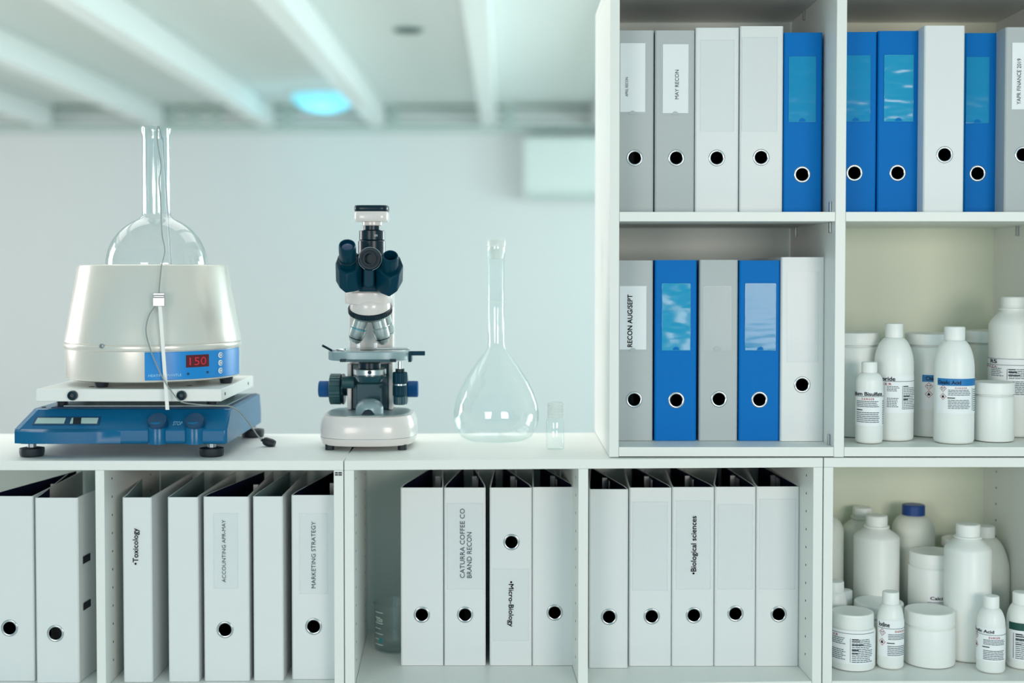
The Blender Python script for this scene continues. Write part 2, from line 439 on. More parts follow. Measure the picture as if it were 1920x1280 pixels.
# ------------------------------------------------------------------ lever arch binders
BT = .0026
def holed_plate(mb, w, h, hz, hr, y0, y1, n=48):
    """front plate with a finger hole; materials 0 outside, 1 inside, 2 board edge"""
    hw = w / 2
    def sq(a):
        c, s_ = math.cos(a), math.sin(a); k = hw / max(abs(c), abs(s_)); return (c * k, hz + s_ * k)
    angs = [2 * math.pi * (k + .5) / n for k in range(n)]
    # force the corners into the ring
    ring_o = [sq(a) for a in angs]
    for j, ca in enumerate((math.pi / 4, 3 * math.pi / 4, 5 * math.pi / 4, 7 * math.pi / 4)):
        i = min(range(n), key=lambda q_: abs(angs[q_] - ca)); ring_o[i] = (math.copysign(hw, math.cos(ca)), hz + math.copysign(hw, math.sin(ca)))
    ring_i = [(hr * math.cos(a), hz + hr * math.sin(a)) for a in angs]
    for y, mi, flip in ((y0, 0, False), (y1, 1, True)):
        vs = [(x, y, z) for x, z in ring_i] + [(x, y, z) for x, z in ring_o]
        fs = [(k, (k + 1) % n, (k + 1) % n + n, k + n) for k in range(n)]
        mb.add(vs, fs, mi)
        for za, zb in ((0, hz - hw), (hz + hw, h)):
            mb.add([(-hw, y, za), (hw, y, za), (hw, y, zb), (-hw, y, zb)], [(0, 1, 2, 3)], mi)
    vs = [(x, y, z) for y in (y0, y1) for x, z in ring_i]
    mb.add(vs, [(k, (k + 1) % n, (k + 1) % n + n, k + n) for k in range(n)], 1)
    for za in (0, h): mb.add([(-hw, y0, za), (hw, y0, za), (hw, y1, za), (-hw, y1, za)], [(0, 1, 2, 3)], 2)

def binder(label, xl, xr, ytop, zbase, Y, colour, hole=None, pocket=None, paper=None, texts=(), dl=.004, dr=.004, group=None,
           inner='b_in', depth=.285, lever=False, ybot=None, tilt=0.0, slots=False, ringmat='chrome', yref=None, pocketmat=None, ink='ink_soft'):
    """xl, xr, ytop, hole, pocket ... measured in the photograph at depth Y; everything is then a real binder"""
    yr = yref if yref else (ytop + 200)
    X0, X1 = XA(xl, Y, yr), XA(xr, Y, yr); w = X1 - X0; h = ZA(ytop, Y) - zbase; cx = (X0 + X1) / 2
    t = thing('ring_binder', label, 'binder', (cx, Y, zbase), group, 0)
    t.rotation_euler = (0, tilt, 0)
    Ms = [M['b_' + colour], M[inner], M['b_edge'] if colour == 'white' else M['b_' + colour]]
    ch = .003
    fw = w - 2 * ch
    m = MB()
    def lx(px, py): return XA(px, Y, py) - cx
    def lz(py): return ZA(py, Y) - zbase
    if hole:
        hx, hy = hole; hzz = lz(hy); hxx = lx(hx, hy)
        # plate is centred on the hole, the rest of the width is made up by side strips
        pw = 2 * min(fw / 2 - abs(hxx), .034); pw = max(pw, .034)
        sub = MB(); holed_plate(sub, pw, h, hzz, .0118, 0, BT)
        m.add([(x + hxx, y, z) for x, y, z in sub.v], sub.f); m.m = list(sub.m)
        for a, b in ((-fw / 2, hxx - pw / 2), (hxx + pw / 2, fw / 2)):
            if b - a > 1e-5: 
                for y, mi in ((0, 0), (BT, 1)): m.add([(a, y, 0), (b, y, 0), (b, y, h), (a, y, h)], [(0, 1, 2, 3)], mi)
                for za in (0, h): m.add([(a, 0, za), (b, 0, za), (b, BT, za), (a, BT, za)], [(0, 1, 2, 3)], 2)
    else:
        for y, mi in ((0, 0), (BT, 1)): m.add([(-fw / 2, y, 0), (fw / 2, y, 0), (fw / 2, y, h), (-fw / 2, y, h)], [(0, 1, 2, 3)], mi)
        for za in (0, h): m.add([(-fw / 2, 0, za), (fw / 2, 0, za), (fw / 2, BT, za), (-fw / 2, BT, za)], [(0, 1, 2, 3)], 2)
    for sg in (-1, 1):   # rounded shoulders of the spine
        pts = [(fw / 2, 0), (fw / 2 + ch * .7, ch * .3), (w / 2, ch), (w / 2 - BT, ch + .0012), (fw / 2, BT)]
        vs = [(sg * a, b, z) for z in (0, h) for a, b in pts]; k = 5
        m.add(vs, [(i, (i + 1) % k, (i + 1) % k + k, i + k) for i in (0, 1)], 0)
        m.add(vs, [(3, 4, 9, 8)], 1); m.add(vs, [(0, 1, 2, 3, 4), (9, 8, 7, 6, 5)], 2)
    sp = m.build('spine', Ms, t, 50)
    for sg, dd in ((-1, dl), (1, dr)):
        m = MB()
        a = (sg * w / 2, ch); b = (sg * (w / 2 - dd), depth); ai = (sg * (w / 2 - BT), ch); bi = (sg * (w / 2 - dd - BT), depth)
        mid = (sg * (w / 2 - dd * .05), ch + .03); midi = (mid[0] - sg * BT, mid[1])
        P = [a, mid, b, bi, midi, ai]
        vs = [(x, y, z) for z in (0, h) for x, y in P]
        m.add(vs, [(0, 1, 7, 6), (1, 2, 8, 7)], 0); m.add(vs, [(3, 4, 10, 9), (4, 5, 11, 10)], 1)
        m.add(vs, [(2, 3, 9, 8), (5, 0, 6, 11)], 2); m.add(vs, [(0, 1, 4, 5), (1, 2, 3, 4), (6, 7, 10, 11), (7, 8, 9, 10)], 2)
        m.build('cover', Ms, t, 30)
        if slots and sg == 1:
            for zz in slots:
                m = MB(); f0, f1 = .020, .052
                xa = mid[0] + (b[0] - mid[0]) * max(0, f0 - .03) / (depth - .03); xb = mid[0] + (b[0] - mid[0]) * (f1 - .03) / (depth - .03)
                z_ = lz(zz)
                m.add([(xa + .0006, f0, z_ - .0065), (xb + .0006, f1, z_ - .0065), (xb + .0006, f1, z_ + .0065), (xa + .0006, f0, z_ + .0065)], [(0, 1, 2, 3)])
                m.build('cover_slot', M['ink'], t)
    if hole:
        m = MB(); m.rev((hxx, 0.0, hzz), (hxx, -1, hzz), [(.0112, -.0026), (.0112, .0006), (.0125, .0012), (.0146, .0009), (.0150, 0)], 40)
        m.build('finger_ring', M[ringmat], t, 60)
    if lever:
        m = MB(); zc = h * .5; yy = .11
        xr_ = w / 2 - dr * yy / depth - BT - .0015
        m.box(xr_ - .002, xr_, yy, yy + .13, h - .135, h - .004)
        for q_ in (.03, .11):
            pts = [(xr_ - .001, yy + .02, h - .02 - q_)] + [(xr_ - .02 + .018 * math.cos(a), yy + .02, h - .02 - q_ + .02 * math.sin(a)) for a in (0.9, 1.6, 2.4)] + [(xr_ - .04, yy + .02, h - .02 - q_)]
            m.tube(pts, .0015, 6)
        m.box(xr_ - .012, xr_ - .003, yy + .03, yy + .036, h - .06, h - .002)
        m.build('lever_mechanism', M['steel'], t)
    if pocket:
        a, b_, c0, c1 = pocket
        m = MB(); x0, x1 = lx(a, c0), lx(b_, c0); z0, z1 = lz(c1), lz(c0)
        nn = 14; nz = 30; nc = (x0 + x1) / 2; r = .006
        m.add([(x0, -.0011, z0), (x1, -.0011, z0), (x1, -.0011, z1), (x0, -.0011, z1)], [(0, 1, 2, 3)])
        pk = m.build('label_pocket', M[pocketmat or ('p_blue' if colour == 'blue' else 'p_clear')], t)
        m = MB()
        fr = .0009
        for q in ((x0, x1, z0 - fr, z0), (x0, x0 + fr, z0, z1), (x1 - fr, x1, z0, z1), (x0, x1, z1 - fr, z1)):
            m.box(q[0], q[1], -.0014, -.0002, q[2], q[3])
        m.build('pocket_seam', M[pocketmat or ('p_blue' if colour == 'blue' else 'p_clear')], pk)
        if colour != 'white':
            m = MB(); pts = [(nc + r * math.cos(q), z0 + r * 1.0 * math.sin(q)) for q in [i * math.pi / 10 for i in range(11)]]
            m.prism(pts, -.0016, -.0012); m.build('thumb_notch', M['b_' + colour], pk)
    holder = t
    if paper:
        a, b_, c0, c1 = paper
        m = MB(); m.box(lx(a, c0), lx(b_, c0), -.0008, -.0003, lz(c1), lz(c0)); holder = m.build('paper_label', M['paper'], t)
        holder['label'] = 'white paper label'
    for (s_, x_, ya, yb, gh, mode, bold) in texts:
        m = MB(); text_flat(m, s_, lx(x_, (ya + yb) / 2), (lz(ya) + lz(yb)) / 2, abs(lz(ya) - lz(yb)), gh * (Y + DCAM) / F, -.0017, mode, bold)
        m.build('lettering', M[ink], holder)
    return t

G1 = 'binders on the upper shelf left'; G2 = 'binders on the upper shelf right'; G3 = 'binders on the middle shelf'
G4 = 'white binders in the middle low cabinet, left bay'; G5 = 'white binders in the middle low cabinet, right bay'; G6 = 'white binders in the left low cabinet'
YU = .08
zu = Z1 + .0006; zm = Z2 + .0006; zl = ZF + .0006
U = dict(zbase=zu, Y=YU, ringmat='chrome')
binder('grey binder with the printed paper label APRIL RECON, leftmost on the top shelf', 1154, 1225.5, 57, hole=(1190, 296), colour='grey', paper=(1163, 1210, 81, 210), pocket=(1159, 1214, 79, 214), texts=[('APRIL RECON', 1175, 145, 181, 5, 'up', 0)], group=G1, **U)
binder('grey binder with the printed paper label MAY RECON on the top shelf', 1228, 1302, 57, hole=(1268, 296), colour='grey', paper=(1243, 1291, 83, 212), pocket=(1239, 1294, 81, 215), texts=[('MAY RECON', 1269, 131, 186, 7, 'up', 0)], group=G1, **U)
binder('plain white binder right of the MAY RECON binder', 1303.5, 1385, 52, hole=(1344, 296), colour='white', pocket=(1313, 1377, 75, 246), group=G1, **U)
binder('tallest white binder beside the blue binder on the left of the top shelf', 1387, 1468, 49, hole=(1427, 295), colour='white', pocket=(1391, 1458, 70, 246), group=G1, **U)
binder('blue binder at the right end of the top left bay', 1469.5, 1541, 61, hole=(1504, 327), colour='blue', pocket=(1479, 1530, 106, 228), group=G1, **U)
binder('blue binder half hidden behind the bookcase divider on the top shelf', 1571, 1643, 60, hole=(1602, 324), colour='blue', pocket=(1578, 1632, 104, 227), group=G2, **U)
binder('blue binder with a shiny crumpled pocket, left of the tilted white binder', 1645.5, 1724, 58, hole=(1683, 324), colour='blue', pocketmat='p_crumpled', pocket=(1658, 1713, 103, 227), group=G2, **U)
binder('slightly tilted white binder between blue ones in the top right bay', 1732, 1808, 48, hole=(1771, 290), colour='white', Y=.045, zbase=zu, group=G2)
binder('narrow blue binder right of the tilted white binder on the top shelf', 1808, 1870, 62, hole=(1833, 325), colour='blue', pocket=(1812, 1855, 107, 230), Y=.095, zbase=zu, group=G2)
binder('grey binder labelled YAPR FINANCE 2019 at the right end of the top shelf', 1884, 1962, 51, hole=(1918, 290), colour='grey', paper=(1898, 1946, 80, 205), texts=[('YAPR FINANCE 2019', 1910, 110, 196, 7.5, 'up', 0)], Y=.05, zbase=zu, group=G2)

U = dict(zbase=zm, Y=.083)
binder('grey binder labelled RECON AUG/SEPT at the left end of the middle shelf', 1154, 1224, 488, hole=(1189, 749), colour='grey', paper=(1162, 1212, 536, 655), texts=[('RECON AUG/SEPT', 1181, 552, 650, 9, 'up', .01)], pocket=(1160, 1214, 533, 658), group=G3, ink='ink', **U)
binder('blue binder next to the RECON AUG/SEPT binder on the middle shelf', 1227.5, 1306, 487.5, hole=(1268, 750), colour='blue', pocketmat='p_crumpled', pocket=(1241, 1295, 531, 656), group=G3, **U)
binder('plain grey binder between two blue binders on the middle shelf', 1311, 1383, 487, hole=(1348, 748), colour='grey', pocket=(1319, 1371, 536, 656), group=G3, **U)
binder('blue binder beside the white binder on the middle shelf', 1385.5, 1462, 488, hole=(1424, 749), colour='blue', pocket=(1397, 1455, 531, 656), group=G3, **U)
binder('white binder with a clear pocket at the right end of the middle shelf', 1464, 1545, 482, hole=(1504, 721), colour='white', pocket=(1476, 1535, 510, 678), group=G3, Y=.075, zbase=zm)

U = dict(zbase=zl, Y=.09, colour='white', lever=True, yref=950)
binder('white binder next to the glass beaker, leftmost of its bay', 751, 831, 914, hole=(791, 1152), dl=.050, dr=.014, group=G4, **U)
binder('white binder labelled CATURRA COFFEE CO BRAND RECON', 832.5, 910.5, 914, hole=(872, 1152), dl=.030, dr=.030, pocket=(838, 906, 943, 1104), texts=[('CATURRA COFFEE CO', 867, 953, 1083, 9, 'up', 0), ('BRAND RECON', 880, 997, 1083, 9, 'up', 0)], group=G4, **U)
binder('white binder turned upside down, labelled Micro-Biology', 918, 997.5, 914, hole=(959, 1016), dl=.008, dr=.058, pocket=(924, 992, 1066, 1200), texts=[('•Micro-Biology', 957, 1089, 1174, 12, 'down', .008)], group=G4, ink='ink', **U)
binder('plain white binder at the right end of the Micro-Biology bay', 998.5, 1077.5, 913, hole=(1040, 1148), dl=.006, dr=.060, group=G4, **U)
binder('white binder leftmost of the bay holding Biological sciences, with a bright torn spot', 1104.5, 1178, 917, hole=(1142, 1156), dl=.02, dr=.052, group=G5, zbase=zl, Y=.075, colour='white', lever=True, yref=950)
U['Y'] = .087
binder('plain white binder immediately left of the Biological sciences binder', 1179.5, 1259.5, 914, hole=(1222, 1155), dl=.014, dr=.048, pocket=(1186, 1252, 940, 1106), group=G5, **U)
binder('white binder labelled Biological sciences', 1260.5, 1339.5, 913, hole=(1301, 1153), dl=.018, dr=.046, pocket=(1268, 1333, 938, 1104), texts=[('•Biological sciences', 1302, 967, 1076, 13, 'up', .008)], group=G5, ink='ink', **U)
binder('plain white binder immediately right of the Biological sciences binder', 1340.5, 1417.5, 912.5, hole=(1379, 1150), dl=.050, dr=.016, pocket=(1346, 1412, 945, 1104), group=G5, **U)
binder('white binder at the right end of the Biological sciences bay', 1418.5, 1499, 912, hole=(1460, 1151), dl=.028, dr=.020, pocket=(1424, 1492, 935, 1104), group=G5, **U)

U = dict(zbase=zl, colour='white', yref=950)
binder('white binder at the left edge of the photo, partly out of frame', -24, 62, 930, hole=(18, 1177), dl=.06, dr=.005, Y=.0, group=G6, lever=True, **U)
binder('white binder with two dark slots in its side, beside the cabinet divider', 65, 146, 933, hole=(104, 1187), dl=-.035, dr=-.030, Y=-.010, group=G6, slots=(1055, 1143), inner='b_in', **U)
binder('narrow white binder labelled Toxicology', 229, 284, 932.5, dl=-.035, dr=-.004, Y=-.006, group=G6, inner='b_inw', texts=[('•Toxicology', 256, 990, 1058, 13, 'up', .008)], ink='ink', **U)
binder('narrow plain white binder between Toxicology and ACCOUNTING APR-MAY', 314, 371, 932, dl=-.004, dr=-.008, Y=-.004, group=G6, inner='b_inw', **U)
binder('white binder labelled ACCOUNTING APR-MAY', 381, 466, 931, hole=(422, 1180), dl=.052, dr=.006, Y=0, group=G6, lever=True, pocket=(400, 446, 962, 1102), texts=[('ACCOUNTING APR-MAY', 420, 974, 1091, 7, 'up', 0)], **U)
binder('narrow plain white binder between ACCOUNTING APR-MAY and MARKETING STRATEGY', 474, 530, 930.5, dl=.016, dr=.0, Y=.002, group=G6, inner='b_inw', **U)
binder('white binder labelled MARKETING STRATEGY', 546, 630, 928, hole=(588, 1174), dl=.040, dr=.035, Y=.010, group=G6, lever=True, pocket=(561, 614, 962, 1112), texts=[('MARKETING STRATEGY', 588, 977, 1102, 8, 'up', 0)], **U)

# ------------------------------------------------------------------ bottles and jars
def wrap(mb, r, cx, cy, pts_faces, mi=0):
    vs, fs = pts_faces
    mb.add([(cx + r * math.sin(a), cy - r * math.cos(a), z) for a, z in vs], fs, mi)
class Cyl:
    """measures on the front of an upright cylinder"""
    def __init__(s, cx, Y, hw, zb):
        s.D = Y + DCAM; s.cx = cx; s.Y = Y; s.hw = hw; s.r = hw * s.D / F; s.zb = zb; s.X = XA(cx, Y)
        s.Yf = Y - s.r
    def a(s, px): return math.asin(max(-1, min(1, (px - s.cx) / s.hw))) if abs(px - s.cx) <= s.hw else math.copysign(math.pi / 2 + (abs(px - s.cx) - s.hw) / s.hw, px - s.cx)
    def z(s, py): return ZA(py, s.Yf) - s.zb
def band(mb, c, x0, x1, y0, y1, dr, mi=0, n=24):
    a0, a1 = c.a(x0), c.a(x1); z0, z1 = c.z(y1), c.z(y0)
    r = c.r + dr
    vs = []; fs = []
    for k in range(n + 1):
        a = a0 + (a1 - a0) * k / n; vs += [(r * math.sin(a), -r * math.cos(a), z0), (r * math.sin(a), -r * math.cos(a), z1)]
        if k: fs.append((2 * k - 2, 2 * k, 2 * k + 1, 2 * k - 1))
    mb.add(vs, fs, mi)
def cyl_text(mb, c, s, x0, x1, y0, y1, dr, bold=0.0, arc=None):
    vs, fs = text_pts(s, bold)
    if arc: a0, a1 = arc
    else: a0, a1 = c.a(x0), c.a(x1)
    z0, z1 = c.z(y1), c.z(y0); r = c.r + dr
    mb.add([(r * math.sin((a0 + a1) / 2 + (a1 - a0) * u), -r * math.cos((a0 + a1) / 2 + (a1 - a0) * u), (z0 + z1) / 2 + (z1 - z0) * v) for u, v in vs], fs)
def fine(mb, c, x0, x1, y0, y1, n, dr=.0009, ragged=.25):
    a0, a1 = c.a(x0), c.a(x1); st = (y1 - y0) / n
    for i in range(n):
        yy = y0 + i * st; end = a1 - (a1 - a0) * random.random() * ragged; a = a0
        while a < end - .02:
            L = random.uniform(.06, .17) * (a1 - a0) + .03; b = min(a + L, end)
            z0, z1 = c.z(yy + st * .42), c.z(yy); r = c.r + dr
            vs = [(r * math.sin(q), -r * math.cos(q), z) for q in (a, (a + b) / 2, b) for z in (z0, z1)]
            mb.add(vs, [(0, 2, 3, 1), (2, 4, 5, 3)]); a = b + .022
def diamond(mbr, mbk, c, px, py, s, kind):
    """hazard diamond: red frame, black sign"""
    r = c.r + .0009
    a0 = c.a(px); z0 = c.z(py); ds = s * c.D / F; da = ds / c.r
    def P(u, v, e=0): return ((r + e) * math.sin(a0 + u * da), -(r + e) * math.cos(a0 + u * da), z0 + v * ds)
    o = [(1, 0), (0, 1), (-1, 0), (0, -1)]; i_ = [(.85 * u, .85 * v) for u, v in o]
    mbr.add([P(*q) for q in o] + [P(*q) for q in i_], [(k, (k + 1) % 4, (k + 1) % 4 + 4, k + 4) for k in range(4)])
    if kind == 'flame':
        pts = [(-.30, -.35), (.30, -.35), (.36, 0), (.2, .2), (.15, .05), (.05, .55), (-.15, .25), (-.3, .1), (-.36, -.1)]
        mbk.add([P(*q) for q in pts], [tuple(range(len(pts)))])
    else:
        for sx in (-1, 1):
            pts = [(sx * .1, .05), (sx * .5, .05), (sx * .5, .25), (sx * .1, .25)]; mbk.add([P(*q) for q in pts], [(0, 1, 2, 3)])
            pts = [(sx * .12, -.35), (sx * .35, -.35), (sx * .35, -.22), (sx * .12, -.22)]; mbk.add([P(*q) for q in pts], [(0, 1, 2, 3)])

def bottle(label, cx, Y, hw, zb, cap, ys, style='round', capmat='cap', body='hdpe', lab=None, group=None, neck=None, cat='bottle'):
    """cap: (half width, y0, y1); ys: where the shoulder ends; all measured in the photograph"""
    c = Cyl(cx, Y, hw, zb); k = c.D / F
    t = thing('plastic_bottle' if style != 'jar' else 'plastic_jar', label, cat, (c.X, Y, zb), group)
    def z(py): return ZA(py, Y) - zb
    r = c.r
    m = MB()
    if style == 'jar':
        ch, y0, y1 = cap
        zt_, zbm = z(y0), z(y1)
        m.lathe([(1e-4, .001), (r - .006, 0), (r - .0015, .0015), (r, .006), (r, zbm - .007), (r - .001, zbm - .004), (r - .003, zbm - .0025), (r - .003, zt_ - .004), (1e-4, zt_ - .004)], 56)
        m.build('jar_body', M[body], t, 50)
        rl = ch * k; m = MB()
        m.lathe([(rl - .002, zbm), (rl, zbm + .0006), (rl, zbm + .003), (rl - .0006, zbm + .0036), (rl - .0006, zt_ - .003), (rl - .0014, zt_ - .0010), (rl - .0035, zt_), (rl - .0055, zt_ - .0004), (1e-4, zt_ - .0003)], 56)
        m.build('lid', M[capmat], t, 40)
    else:
        ch, y0, y1 = cap; z1 = z(y1); z0 = z(y0); zs = z(ys); rn = ch * k - .001
        prof = [(1e-4, .0015), (r - .007, 0), (r - .002, .0015), (r, .006), (r, zs)]
        if style == 'round':
            for i in range(1, 11):
                q = math.pi / 2 * (1 - i / 10); prof.append((rn + (r - rn) * math.sin(q) ** 1.3, z1 + (zs - z1) * (1 - math.cos(q)) - 0.0))
            prof = prof[:5] + sorted([p_ for p_ in prof[5:]], key=lambda p_: p_[1])
        else:
            zn = z1 - .008
            for i in range(1, 9):
                q = i / 8; e = q * q * (3 - 2 * q)
                prof.append((r + (rn + .002 - r) * (q * .6 + e * .4), zs + (zn - zs) * (q * .75 + (1 - (1 - q) ** 2) * .25)))
            prof += [(rn + .002, zn), (rn + .0045, zn + .001), (rn + .0045, zn + .004), (rn + .001, zn + .005)]
        prof += [(rn, z1 + .001), (rn, z0 - .003), (1e-4, z0 - .003)]
        m.lathe(prof, 56); m.build('bottle_body', M[body], t, 50)
        rc = ch * k; m = MB(); n = 72; H = z0 - z1
        rings = []
        for (f, zz) in ((0, z1 + .0005), (1, z1 + .0006), (1, z0 - .002), (.93, z0 - .0003), (.85, z0)):
            rings.append([(rc * f * (1 - (.018 if (q % 2 and f == 1) else 0)) * math.cos(2 * math.pi * q / n), rc * f * (1 - (.018 if (q % 2 and f == 1) else 0)) * math.sin(2 * math.pi * q / n), zz) if f else (rn * math.cos(2 * math.pi * q / n), rn * math.sin(2 * math.pi * q / n), zz) for q in range(n)])
        m.rings(rings, False, True); m.build('cap', M[capmat], t, 35)
    if lab:
        x0, x1, y0, y1 = lab['box']
        m = MB(); band(m, c, x0, x1, y0, y1, .0004); L = m.build('label', M['paper'], t, 60)
        if 'band' in lab:
            b0, b1, bm = lab['band']; m = MB(); band(m, c, x0 + .6, x1 - .6, b0, b1, .0007); m.build('colour_band', M[bm], L, 60)
        if 'rule' in lab:
            m = MB()
            for ry in lab['rule']: band(m, c, x0, x1, ry, ry + .9, .0008)
            m.build('rule_line', M['ink_fine'], L, 60)
        if 'title' in lab:
            s_, ta, tb, ty0, ty1 = lab['title'][:5]; m = MB(); cyl_text(m, c, s_, ta, tb, ty0, ty1, .0011, .014); m.build('lettering', M['ink'], L)
        if 'danger' in lab:
            ta, tb, ty0, ty1 = lab['danger']; m = MB(); cyl_text(m, c, 'D A N G E R', ta, tb, ty0, ty1, .0011, .01); m.build('danger_word', M['red'], L)
        if 'blocks' in lab:
            m = MB()
            for b in lab['blocks']: fine(m, c, *b)
            o_ = m.build('fine_print', M['ink_fine'], L)
        if 'heads' in lab:
            m = MB()
            for b in lab['heads']: band(m, c, b[0], b[1], b[2], b[2] + 1.7, .001, n=4)
            m.build('bold_heading', M['ink'], L)
        if 'vline' in lab:
            m = MB(); xv, ya, yb = lab['vline']; band(m, c, xv, xv + .7, ya, yb, .0009, n=2); m.build('column_line', M['ink_fine'], L)
        if 'signs' in lab:
            mr, mk = MB(), MB()
            for sx, sy, ss, kd in lab['signs']: diamond(mr, mk, c, sx, sy, ss, kd)
            q = mr.build('hazard_diamond', M['red'], L); mk.build('hazard_sign', M['ink'], L)
        if 'square' in lab:
            m = MB(); band(m, c, *lab['square'], .0009, n=4); m.build('black_square', M['blacksq'], L)
    return t

GB = 'plastic containers on the middle shelf right'; GC = 'plastic containers in the right low cabinet'
B = zm
bottle('white jar at the left of the middle shelf behind the Bisulfate bottle', 1600, .165, 46, B, (47, 622, 645), 0, 'jar', group=GB, cat='jar')
bottle('round shouldered white bottle behind the small Bisulfate bottle, label ending in loride', 1676, .102, 36, B, (16.5, 606, 632), 684, group=GB,
       lab=dict(box=(1652, 1713, 704, 775), rule=(714.5,), title=('Zinc Chloride', 1624, 1668, 706.5, 714), danger=(1636, 1662, 718, 722),
                blocks=[(1655, 1676, 724, 735, 4), (1655, 1676, 746, 765, 6), (1683, 1709, 727, 769, 13)], heads=[(1683, 1693, 723.5), (1683, 1696, 742), (1683, 1692, 748)], vline=(1681, 723, 768)))
bottle('small white bottle labelled Bisulfate in front on the middle shelf', 1630, .056, 25, B, (14.5, 678, 698), 716, group=GB,
       lab=dict(box=(1590, 1662, 733, 799), rule=(743,), title=('Sodium Bisulfate', 1594, 1648, 735, 742), danger=(1612, 1632, 746, 750),
                blocks=[(1606, 1643, 752, 765, 4, .0009, .15), (1606, 1643, 773, 794, 6, .0009, .15), (1650, 1656, 752, 798, 11)], heads=[(1606, 1613, 768)]))
bottle('white jar with a blue headed label behind the two tall bottles', 1745, .168, 46, B, (47.5, 624, 645), 0, 'jar', group=GB, cat='jar',
       lab=dict(box=(1717, 1790, 701, 768), band=(703, 716, 'lab_blue'), title=('Chloride', 1723, 1752, 706, 713), danger=(1748, 1775, 718, 721),
                signs=[(1728, 724, 7, 'corr'), (1728, 739, 7, 'flame')], blocks=[(1738, 1775, 724, 735, 4), (1738, 1775, 743, 760, 6)], heads=[(1737, 1749, 738)]))
bottle('tall white bottle with a blue banded label reading alic Acid', 1789, .062, 36.5, B, (19, 612, 637), 692, group=GB,
       lab=dict(box=(1754, 1829, 708, 776), band=(710, 723.5, 'lab_blue'), title=('Oxalic Acid', 1755.5, 1789, 714, 720.5), danger=(1779, 1800, 726, 729),
                signs=[(1761, 729, 6.5, 'corr'), (1761, 744, 6.5, 'flame')], blocks=[(1768, 1808, 731, 743, 4, .0009, .1), (1768, 1808, 750, 768, 6, .0009, .1), (1815, 1823, 730, 773, 11, .0009, .1)], heads=[(1767, 1779, 745.5)], vline=(1812, 728, 770)))
bottle('white jar with a black square on its label, behind the big right bottle', 1852, .25, 45, B, (46, 619, 641), 0, 'jar', group=GB, cat='jar', body='hdpe_dim',
       lab=dict(box=(1840, 1880, 680, 722), square=(1843, 1856, 684, 696), blocks=[(1846, 1870, 700, 712, 4)]))
bottle('big white bottle at the right edge of the middle shelf', 1899, .165, 44, B, (23, 556, 574), 608, 'cone', group=GB,
       lab=dict(box=(1835, 1944, 672, 744), rule=(673, 684.5), title=('RS', 1855.5, 1861, 675, 682), danger=(1830, 1861, 687, 690),
                blocks=[(1856, 1870, 691, 708, 5), (1877, 1925, 692, 712, 6), (1880, 1925, 715, 742, 8)], heads=[(1876, 1887, 692), (1876, 1890, 697), (1876, 1895, 703)], vline=(1874, 692, 712)))
bottle('short plain white jar in front at the right of the middle shelf', 1863, .088, 37.5, B, (38.5, 715, 737), 0, 'jar', group=GB, cat='jar')

B = zl
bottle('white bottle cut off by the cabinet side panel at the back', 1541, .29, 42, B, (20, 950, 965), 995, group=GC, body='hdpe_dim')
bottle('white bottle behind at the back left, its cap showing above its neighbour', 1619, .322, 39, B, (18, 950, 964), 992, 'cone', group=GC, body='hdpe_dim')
bottle('large white bottle with angled shoulders at the left of the low cabinet', 1646, .25, 42, B, (20, 965, 981), 1006, 'cone', group=GC)
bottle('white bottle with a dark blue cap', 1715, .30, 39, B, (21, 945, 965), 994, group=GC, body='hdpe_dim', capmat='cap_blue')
bottle('white jar labelled Calcium Hy behind the short jar', 1752, .212, 44.5, B, (43, 1032, 1055), 0, 'jar', group=GC, cat='jar',
       lab=dict(box=(1730, 1800, 1115, 1180), rule=(1129,), title=('Calcium Hydroxide', 1735, 1797, 1119, 1126.5), danger=(1765, 1790, 1131, 1134)))
bottle('largest white bottle standing right of centre in the low cabinet', 1818, .142, 43, B, (22, 981, 1000), 1028, 'cone', group=GC)
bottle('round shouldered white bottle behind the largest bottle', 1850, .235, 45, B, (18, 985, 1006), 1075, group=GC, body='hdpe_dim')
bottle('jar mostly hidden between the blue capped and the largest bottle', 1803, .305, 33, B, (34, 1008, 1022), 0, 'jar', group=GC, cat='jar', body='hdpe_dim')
bottle('small white bottle behind the labelled jar at the cabinet side', 1566, .172, 24, B, (19, 1088, 1107), 1128, group=GC)
bottle('small white vial with a wide cap at the far left back', 1587, .215, 14, B, (14, 1105, 1130), 1140, group=GC, body='hdpe_dim')
bottle('low white jar behind the Iodine bottle', 1651, .17, 45, B, (46, 1126, 1150), 0, 'jar', group=GC, cat='jar')
bottle('white jar with a printed label in the front left corner', 1601, .09, 43, B, (40, 1144, 1170), 0, 'jar', group=GC, cat='jar',
       lab=dict(box=(1557, 1634, 1183, 1246), rule=(1188,), danger=(1546, 1568, 1191, 1195), blocks=[(1560, 1581, 1197, 1211, 4), (1560, 1581, 1219, 1240, 6), (1590, 1631, 1199, 1244, 13)],
                heads=[(1590, 1602, 1198), (1590, 1605, 1202), (1590, 1611, 1208), (1590, 1602, 1218), (1590, 1601, 1224)], vline=(1587, 1197, 1242)))
bottle('small white bottle labelled Iodine', 1673.5, .083, 24.5, B, (15.5, 1108, 1130), 1163, group=GC,
       lab=dict(box=(1649.5, 1697.5, 1164, 1232), rule=(1178.5,), title=('Iodine', 1650.5, 1665, 1168, 1176), danger=(1675, 1694, 1182, 1186),
                signs=[(1654, 1187, 7, 'corr'), (1654, 1205, 7, 'flame')], blocks=[(1663, 1696, 1189, 1201, 4, .0009, .08), (1662, 1696, 1211, 1231, 6, .0009, .08)], heads=[(1661, 1674, 1205)]))
bottle('plain white jar in front between the Iodine bottle and the largest bottle', 1747, .11, 47, B, (46.5, 1141, 1167), 0, 'jar', group=GC, cat='jar')
